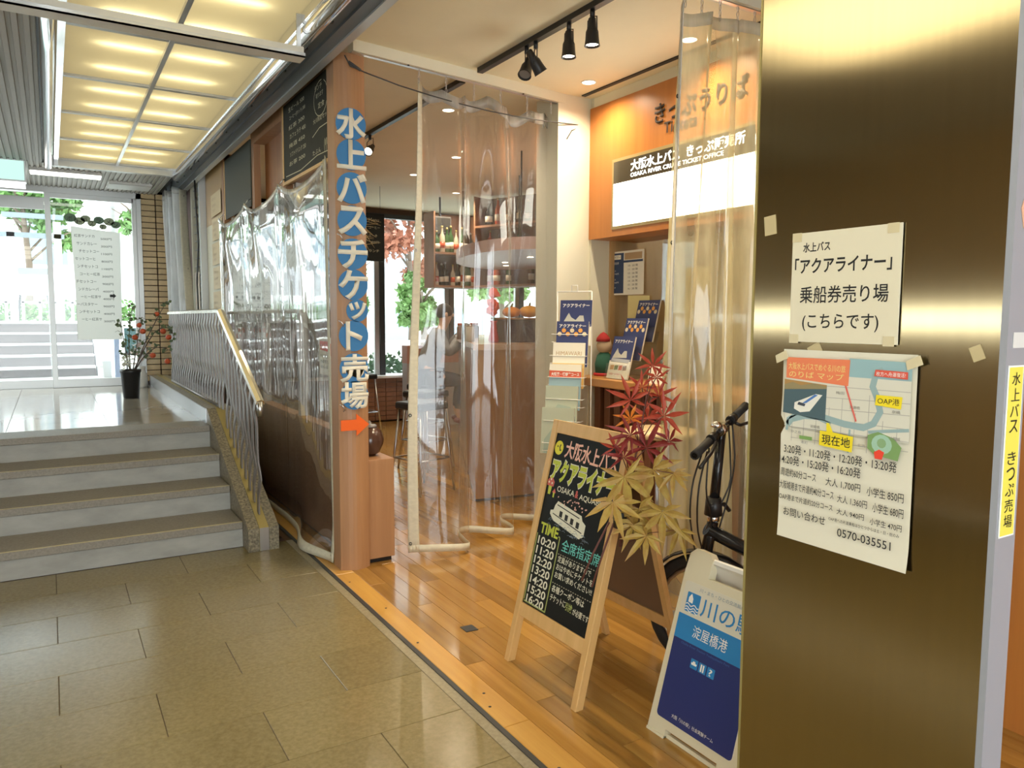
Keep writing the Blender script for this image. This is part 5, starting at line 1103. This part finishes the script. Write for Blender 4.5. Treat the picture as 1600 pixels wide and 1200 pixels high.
# pumpkins, red flower arrangement and stacked plates on the bar
def pumpkin(loc, r_, label, col):
    t = thing('pumpkin', label, 'pumpkin', loc=loc); bm = bmesh.new(); n = 32; rings = []
    for j in range(9):
        ph = PI*j/8; rings.append([bm.verts.new((r_*math.sin(ph)*(1+.07*abs(math.cos(4*2*PI*i/n)))*math.cos(2*PI*i/n), r_*math.sin(ph)*(1+.07*abs(math.cos(4*2*PI*i/n)))*math.sin(2*PI*i/n), r_*.62*(1-math.cos(ph)))) for i in range(n)])
    for A, B in zip(rings, rings[1:]):
        for i in range(n): f = bm.faces.new((A[i], A[(i+1) % n], B[(i+1) % n], B[i])); f.smooth = True
    bmesh.ops.remove_doubles(bm, verts=bm.verts, dist=1e-5); link('flesh', bm, mat('pumpkin '+label[:6], col, .4), t); tube('stalk', [(0, 0, r_*1.2), (.01, 0, r_*1.2+.03)], [.012, .007], mat('stalk', (.2, .22, .08), .7), t, 6)
t = thing('wooden_cask', 'dark wooden cask on the bar under the pumpkins', 'box', loc=(3.42, 5.5, 1.245)); box('case', -.2, .2, -.12, .12, 0, .19, wood('dark case', (.1, .06, .04), (.07, .04, .03)), t, .008); box('lid', -.21, .21, -.13, .13, .19, .205, M_bar, t)
pumpkin((3.34, 5.5, 1.45), .075, 'orange pumpkin on the dark box, left one', (.85, .3, .05)); pumpkin((3.52, 5.5, 1.45), .085, 'golden pumpkin on the dark box, right one', (.9, .42, .04))
t = thing('red_flower_vase', 'red flowers in a tall vase on the bar', 'plant', loc=(3.12, 5.42, 1.245)); lathe('vase', [(.035, 0), (.045, .02), (.03, .1), (.025, .16), (.035, .18)], (0, 0, 0), mat('red vase', (.5, .06, .06), .2), t)
random.seed(9)
for i in range(9): 
    a = random.random()*6.3; r_ = .07*random.random(); c = (r_*math.cos(a), r_*math.sin(a), .24+.18*random.random()); tube('stem', [(0, 0, .12), c], .002, mat('stem green', (.1, .2, .06)), t, 4)
    bm = bmesh.new(); bmesh.ops.create_icosphere(bm, subdivisions=1, radius=.03+.015*random.random(), matrix=Matrix.Translation(c)); 
    for v in bm.verts: v.co += Vector((random.uniform(-.008, .008), random.uniform(-.008, .008), random.uniform(-.008, .008)))
    link('bloom', bm, mat('bloom red', (.75, .09, .05), .5), t)
for i, (x, y) in enumerate([(3.3, 6.35), (3.42, 6.5), (3.62, 6.7), (3.05, 5.7), (3.75, 6.9)]):
    t = thing('glass_jar', 'small jar on the bar top, %s from the near end' % ['second', 'third', 'fourth', 'first', 'last'][i], 'jar', loc=(x, y, 1.245), group='jars on the bar'); lathe('jar_body', [(.035, 0), (.04, .01), (.04, .11), (.03, .13)], (0, 0, 0), MG['c'] if i % 2 else mat('brown jar', (.2, .1, .06), .2), t, 12); lathe('lid', [(.033, .13), (.033, .15), (.002, .152)], (0, 0, 0), M_chrome if i % 2 else MG['r'], t, 12)

# seated customer at the bar
def skin(name, verts, edges, radii, m, parent, sub=1):
    me = bpy.data.meshes.new(name); me.from_pydata(verts, edges, []); o = bpy.data.objects.new(name, me); C.objects.link(o)
    md = o.modifiers.new('s', 'SKIN'); md.use_smooth_shade = True
    for i, r_ in enumerate(radii): me.skin_vertices[0].data[i].radius = (r_, r_) if not isinstance(r_, tuple) else r_
    me.skin_vertices[0].data[0].use_root = True
    s = o.modifiers.new('u', 'SUBSURF'); s.levels = sub; s.render_levels = sub
    bpy.context.view_layer.update(); nm = bpy.data.meshes.new_from_object(o.evaluated_get(bpy.context.evaluated_depsgraph_get())); bpy.data.objects.remove(o)
    nm.materials.append(m); 
    for p in nm.polygons: p.use_smooth = True
    q = bpy.data.objects.new(name, nm); C.objects.link(q); q.parent = parent; return q
pr = thing('person', 'person in a grey jacket seated at the bar leaning forward', 'person', loc=(3.60, 7.78, 0)); pr.rotation_euler.z = R(-22)
M_sk = mat('skin', (.6, .38, .27), .5); M_jk = mat('grey jacket cloth', (.22, .23, .25), .9, var=.25, vscale=(30, 30, 30)); M_tr = mat('dark trousers', (.05, .05, .07), .9); M_hr = mat('dark hair', (.02, .015, .012), .6); M_sh = mat('dark red shoe', (.22, .05, .04), .4)
bv = [(0, 0, .80), (.03, 0, .98), (.10, 0, 1.18), (.17, 0, 1.29), (.20, 0, 1.36), (.22, 0, 1.45), (.22, 0, 1.52),
      (.12, .17, 1.24), (.24, .23, 1.06), (.44, .14, 1.27), (.51, .10, 1.275), (.12, -.17, 1.24), (.24, -.23, 1.06), (.44, -.14, 1.27), (.51, -.10, 1.275),
      (.04, .10, .77), (.40, .12, .74), (.36, .12, .40), (.36, .12, .34), (.44, .12, .31), (.04, -.10, .77), (.40, -.12, .74), (.36, -.12, .40), (.36, -.12, .34), (.44, -.12, .31)]
be = [(0, 1), (1, 2), (2, 3), (3, 4), (4, 5), (5, 6), (2, 7), (7, 8), (8, 9), (9, 10), (2, 11), (11, 12), (12, 13), (13, 14), (0, 15), (15, 16), (16, 17), (17, 18), (18, 19), (0, 20), (20, 21), (21, 22), (22, 23), (23, 24)]
brd = [(.14, .11), (.13, .10), (.15, .10), (.07, .07), .05, (.075, .085), (.06, .07), .055, .042, .032, .03, .055, .042, .032, .03, .085, .06, .05, .04, .035, .085, .06, .05, .04, .035]
body = skin('body', bv, be, brd, M_sk, pr, 2)
jv = [i for i in range(0, 4)]+[7, 8, 9, 11, 12, 13]; mp_ = {o_: n_ for n_, o_ in enumerate(jv)}
skin('jacket', [bv[i] for i in jv], [(mp_[a], mp_[b]) for a, b in be if a in mp_ and b in mp_], [tuple(k+.035 for k in (brd[i] if isinstance(brd[i], tuple) else (brd[i], brd[i]))) for i in jv], M_jk, pr, 2)
tv = [0, 15, 16, 17, 20, 21, 22]; mp_ = {o_: n_ for n_, o_ in enumerate(tv)}
skin('trousers', [bv[i] for i in tv], [(mp_[a], mp_[b]) for a, b in be if a in mp_ and b in mp_], [tuple(k+.015 for k in (brd[i] if isinstance(brd[i], tuple) else (brd[i], brd[i]))) for i in tv], M_tr, pr, 2)
def ell(name, c, r, m, par, n=2):
    bm = bmesh.new(); bmesh.ops.create_icosphere(bm, subdivisions=n, radius=1, matrix=Matrix.Translation(c) @ Matrix.Diagonal((*r, 1))); return link(name, bm, m, par, True)
ell('hair', (.205, 0, 1.515), (.095, .085, .095), M_hr, pr, 3); ell('nose', (.305, 0, 1.475), (.016, .012, .02), M_sk, pr)
for s in (-1, 1): ell('eye', (.293, .03*s, 1.495), (.008, .01, .007), M_hr, pr); ell('ear', (.225, .083*s, 1.48), (.018, .01, .028), M_sk, pr)
box('mouth', .288, .295, -.022, .022, 1.437, 1.443, mat('lips', (.45, .15, .13), .5), pr)
for s in (-1, 1):
    ell('shoe', (.42, .12*s, .30), (.13, .045, .045), M_sh, pr)
    for k in range(5): tube('finger', [(.515, s*(.10-.018*(k-2)), 1.275), (.545+.004*(2-abs(k-2)), s*(.10-.02*(k-2)), 1.272), (.565+.006*(2-abs(k-2)), s*(.10-.02*(k-2)), 1.262)], [.009, .008, .006], M_sk, pr, 6)

# ------------------------------------------------------------ plants on the platform
t = thing('potted_branch_plant', 'black pot with bare branches, leaves and orange fruit near the glass door', 'plant', loc=(.66, 8.35, .64))
lathe('pot', [(.068, 0), (.072, .005), (.09, .25), (.097, .26), (.097, .285), (.085, .285), (.08, .25)], (0, 0, 0), M_black, t, 20)
lathe('soil', [(.002, .25), (.08, .25)], (0, 0, 0), mat('soil', (.05, .03, .02), .9), t, 14)
random.seed(14)
brs = [[(0, 0, .25), (-.04, 0, .5), (-.07, 0, .75)], [(.02, 0, .25), (.06, 0, .5), (.12, 0, .8)], [(.03, 0, .25), (.14, -.02, .55), (.26, -.04, .8), (.34, -.06, .95)], [(.03, 0, .25), (.12, 0, .4), (.24, -.03, .5), (.34, -.04, .48)], [(0, 0, .25), (.0, .02, .6), (.04, .03, .9)], [(.02, 0, .25), (.2, -.05, .62), (.34, -.05, .7), (.4, -.05, .6)]]
bm = bmesh.new(); bm2 = bmesh.new()
for b_ in brs:
    pts = [Vector(crom(b_, i/8)) for i in range(9)]; bm_tube(bm, pts, [.007-.0006*i for i in range(9)], 5)
    for i in range(3, 9):
        for k in range(3):
            p = pts[i]+Vector((random.uniform(-.04, .04), random.uniform(-.04, .04), random.uniform(-.03, .03))); bm_tube(bm, [pts[i], p], .002, 3)
            d = Vector((random.uniform(-1, 1), random.uniform(-.6, .6), random.uniform(-1, .6))).normalized()*.045; n_ = d.cross(Vector((random.random(), 1, random.random()))).normalized()*.017
            v = [bm2.verts.new(q) for q in (p, p+d*.5+n_, p+d, p+d*.5-n_)]; bm2.faces.new(v)
link('branches', bm, mat('grey twig', (.12, .09, .07), .7), t); link('foliage', bm2, mat('dull green leaf', (.12, .17, .08), .5), t)
for c in ((.09, -.02, .72), (.25, -.06, .83), (.3, -.07, .66), (.35, -.06, .6), (.33, -.08, .36), (.2, -.05, .42), (.05, -.02, .60), (.12, -.03, .66)): ell('fruit', c, (.03, .03, .028) if c[2] < .7 else (.026, .026, .024), mat('orange red fruit', (.62, .10, .03), .4), t)
bm = bmesh.new()
for i in range(26): c = Vector((-.06+.06*random.random(), -.05+.05*random.random(), .28+.14*random.random())); d = Vector((random.uniform(-1, 1), random.uniform(-1, 0), random.uniform(-.5, 1))).normalized()*.05; n_ = d.cross(Vector((0, 0, 1))).normalized()*.02; bm.faces.new([bm.verts.new(q) for q in (c, c+d*.5+n_, c+d, c+d*.5-n_)])
link('white_blossom', bm, mat('white petals', (.75, .74, .62), .6), t)
t = thing('white_vase', 'white vase at the foot of the tiled wall behind the plant', 'vase', loc=(.87, 9.55, .64)); lathe('vase_body', [(.05, 0), (.06, .02), (.055, .15), (.035, .2), (.045, .24)], (0, 0, 0), M_white, t)
bm = bmesh.new()
for i in range(40): c = Vector((random.uniform(-.1, .1), random.uniform(-.1, .1), .28+.22*random.random())); d = Vector((random.uniform(-1, 1), random.uniform(-1, 0), random.uniform(-.5, 1))).normalized()*.06; n_ = d.cross(Vector((0, 0, 1))).normalized()*.025; bm.faces.new([bm.verts.new(q) for q in (c, c+d*.5+n_, c+d, c+d*.5-n_)])
link('blossoms', bm, mat('pale pink petals', (.75, .62, .55), .6), t)

# ------------------------------------------------------------ outdoors
og = sroot('ground_outside'); box('paving', -14, 22, WY+.2, 45, -.1, .6, mat('pale paving', (.68, .68, .64), .7), og)
box('upper_terrace', -10, 2.2, 13.8, 30, .6, 1.35, mat('pale paving', (.6, .6, .6)), og)
os_ = thing('terrace_steps', 'brown terrace steps with white nosings outside the glass doors', 'steps', loc=(0, 12, .6))
for i in range(5):
    y0 = .0+.36*i; z1 = .15*(i+1)
    box('step_face', -6, .52, y0, 1.8 if i == 4 else y0+.4, z1-.15, z1-.02, mat('brown step', (.055, .038, .034), .7, var=.3, vscale=(1.5, 8, 8)), os_); box('step_nosing', -6, .52, y0-.02, 1.8 if i == 4 else y0+.38, z1-.02, z1, M_white, os_)
t = thing('white_stair_wall', 'white sloping parapet beside the terrace steps', 'parapet', loc=(.62, 12, .6))
bm = bmesh.new(); P = [(-.5, 0), (-.5, .25), (1.9, 1.15), (3, 1.15), (3, 0)]; a = [bm.verts.new((-.08, y, z)) for y, z in P]; b = [bm.verts.new((.06, y, z)) for y, z in P]; bm.faces.new(a); bm.faces.new(b[::-1])
for i in range(5): bm.faces.new((a[i], b[i], b[(i+1) % 5], a[(i+1) % 5]))
bmesh.ops.recalc_face_normals(bm, faces=bm.faces); link('parapet_wall', bm, M_white, t); box('post', .1, .16, -.6, -.54, 0, 1.35, mat('blue grey post', (.3, .36, .5), .5), t)
t = thing('dark_standing_board', 'dark green board standing outside beside the steps', 'sign board', loc=(1.02, 12.0, .6)); box('panel', -.13, .13, 0, .03, .33, .68, mat('dark green board', (.06, .13, .13), .5), t); box('leg', -.12, -.1, 0, .02, 0, .35, M_dark, t); box('leg', .1, .12, 0, .02, 0, .35, M_dark, t); box('shelf', -.18, .18, -.05, .1, .3, .33, M_dark, t)
t = thing('terrace_railing', 'white metal railing along the top of the terrace', 'railing', loc=(0, 14.6, 1.35)); box('top_rail', -6, .6, 0, .04, .62, .66, M_white, t); box('mid_rail', -6, .6, 0, .04, .3, .33, M_white, t)
for i in range(28): box('picket', -5.9+.23*i, -5.86+.23*i, 0, .03, 0, .62, M_white, t)
M_lf = mat('green foliage', (.12, .24, .07), .6, var=.4, vscale=(1.5, 1.5, 1.5)); M_lr = mat('autumn foliage', (.32, .12, .07), .6, var=.35, vscale=(1.5, 1.5, 1.5)); M_lp = mat('pale foliage', (.16, .28, .09), .6, var=.3, vscale=(1.5, 1.5, 1.5)); M_tk = mat('bark', (.16, .12, .09), .8)  # leaf and bark base colours, foliage varied by noise
def tree(loc, h, r_, label, m, n=1500, seed=0, group='trees outside'):
    random.seed(seed); t = thing('tree', label, 'tree', loc=loc, group=group)
    bm = bmesh.new(); bm_tube(bm, [(0, 0, 0), (.05, 0, h*.3), (-.03, .05, h*.6), (0, 0, h*.8)], [.09, .07, .05, .03], 7)
    for i in range(9): a = 6.28*i/9; z = h*(.3+.05*i); bm_tube(bm, [(0, 0, z), (r_*.5*math.cos(a), r_*.5*math.sin(a), z+h*.15), (r_*.8*math.cos(a), r_*.8*math.sin(a), z+h*.2)], [.035, .02, .008], 5)
    link('trunk', bm, M_tk, t); bm = bmesh.new()
    cl_ = [(r_*.75*random.uniform(-1, 1), r_*.75*random.uniform(-1, 1), h*random.uniform(.42, .95), r_*random.uniform(.22, .36)) for _ in range(16)]
    for i in range(n):
        cx, cy0, cz, cr_ = random.choice(cl_); d = Vector((random.gauss(0, 1), random.gauss(0, 1), random.gauss(0, .8))).normalized()*cr_*random.random()**.4
        c = Vector((cx, cy0, cz))+d; u = Vector((random.uniform(-1, 1), random.uniform(-1, 1), random.uniform(-1, 1))).normalized()*.1; w = u.cross(Vector((random.random(), random.random(), random.random()))).normalized()*.05
        bm.faces.new([bm.verts.new(q) for q in (c-u, c+w, c+u, c-w)])
    o = link('foliage', bm, m, t)
tree((-3.4, 19, 1.35), 4.4, 1.5, 'green tree beyond the terrace at the far left', M_lf, 3000, 1); tree((-.4, 20.6, 1.35), 4.2, 1.25, 'green tree beyond the terrace behind the door mullion', M_lf, 2600, 2); tree((1.9, 18.2, 1.35), 3.4, .9, 'green tree beyond the right glass door', M_lf, 1600, 3)
tree((5.4, 16.2, .6), 4.2, 1.0, 'reddish maple outside the rear shop window', M_lr, 2200, 4); tree((8.0, 18.2, .6), 4.6, 1.2, 'pink leaved tree outside behind the hanging speaker', M_lr, 2200, 5); tree((4.6, 13.7, .6), 2.0, .6, 'green young tree outside the window next to the lettered post', M_lf, 1800, 6); tree((9.0, 15.3, .6), 3.2, 1.0, 'pale green tree outside behind the bottle shelf', M_lp, 2000, 7); tree((6.4, 14.0, .6), 1.7, .5, 'light green shrub outside behind the curtain edge', M_lp, 1500, 8); tree((11.6, 15.6, .6), 3.0, 1.1, 'green tree outside seen over the bar', M_lf, 2000, 9); tree((2.8, 16.5, .4), 4.6, 1.3, 'leafy tree outside behind the post and tiled wall', M_lf, 2000, 10)
def low_hedge(loc, w, label, m, seed):
    random.seed(seed); bm = bmesh.new()
    for i in range(int(1200*w/3)):
        c = Vector((random.uniform(-w/2, w/2), random.uniform(-.25, .25), random.uniform(0, .42)*(.8+.2*math.sin(loc[0]+i)))); u = Vector((random.uniform(-1, 1), random.uniform(-1, 1), random.uniform(-1, 1))).normalized()*.06; q = u.cross(Vector((random.random(), random.random(), random.random()))).normalized()*.03
        bm.faces.new([bm.verts.new(v) for v in (c-u, c+q, c+u, c-q)])
    o = link('hedge', bm, m); o.location = loc; tag(o, label, 'hedge')
low_hedge((5.2, 11.0, .5), 5, 'dark green hedge just outside the rear shop window', mat('dark hedge', (.05, .12, .05), .6, var=.4, vscale=(3, 3, 3)), 31); low_hedge((-1.0, 17.2, 1.35), 6, 'clipped hedge behind the terrace railing', M_lf, 32)
t = thing('white_river_fence', 'white fence along the path outside the rear window', 'fence', loc=(6.5, 12.6, .6)); box('top_rail', -4, 6, 0, .05, .40, .44, M_white, t); box('lower_rail', -4, 6, 0, .05, .12, .15, M_white, t)
for i in range(14): box('post', -4+.75*i, -3.95+.75*i, -.01, .05, 0, .44, M_white, t)
def building(loc, w, h, label, col, nx, nz):
    t = thing('building', label, 'building', loc=loc); box('wall', -w/2, w/2, 0, 6, 0, h, mat('facade %s' % (col,), col, .8), t)
    for i in range(nx):
        for j in range(nz): x = -w/2+w*(i+.5)/nx; z = h*(j+.5)/nz; f = box('window', x-w/nx*.28, x+w/nx*.28, -.04, .0, z-h/nz*.28, z+h/nz*.28, mat('far window', (.25, .32, .38), .2), t)
building((9, 26, 0), 14, 14, 'pale office building beyond the trees outside the shop window', (.62, .62, .6), 7, 6); building((-5, 28, 0), 12, 15, 'white building beyond the terrace trees', (.72, .73, .73), 6, 6)
pg = thing('pergola', 'dark pergola beams over the terrace outside the doors', 'pergola', loc=(-.8, 13.6, 1.35)); 
for i, (z, y) in enumerate(((1.56, .0), (1.27, 0.0))): box('beam', -4 if i else .25, 1.04, y, y+.09, z, z+.07, mat('pergola beam', (.2, .24, .27), .6), pg)
for x in (-3.9, .3, .9): box('post', x, x+.1, 0, .1, 0, 1.52, M_white, pg)
for i, (x, y) in enumerate([(-1.6, 14.0), (-.9, 13.9), (-.2, 14.1)]):
    t = thing('terrace_chair', 'white terrace chair at the top of the steps, %s' % ['leftmost', 'middle', 'rightmost'][i], 'chair', loc=(x, y, 1.35), group='terrace chairs'); box('seat', -.2, .2, -.2, .2, .42, .45, M_white, t); box('backrest', -.2, .2, .18, .2, .45, .85, mat('grey mesh', (.3, .3, .32)), t)
    for sx in (-1, 1):
        for sy in (-1, 1): tube('leg', [(sx*.18, sy*.18, .42), (sx*.22, sy*.22, 0)], .012, M_dark, t, 6)
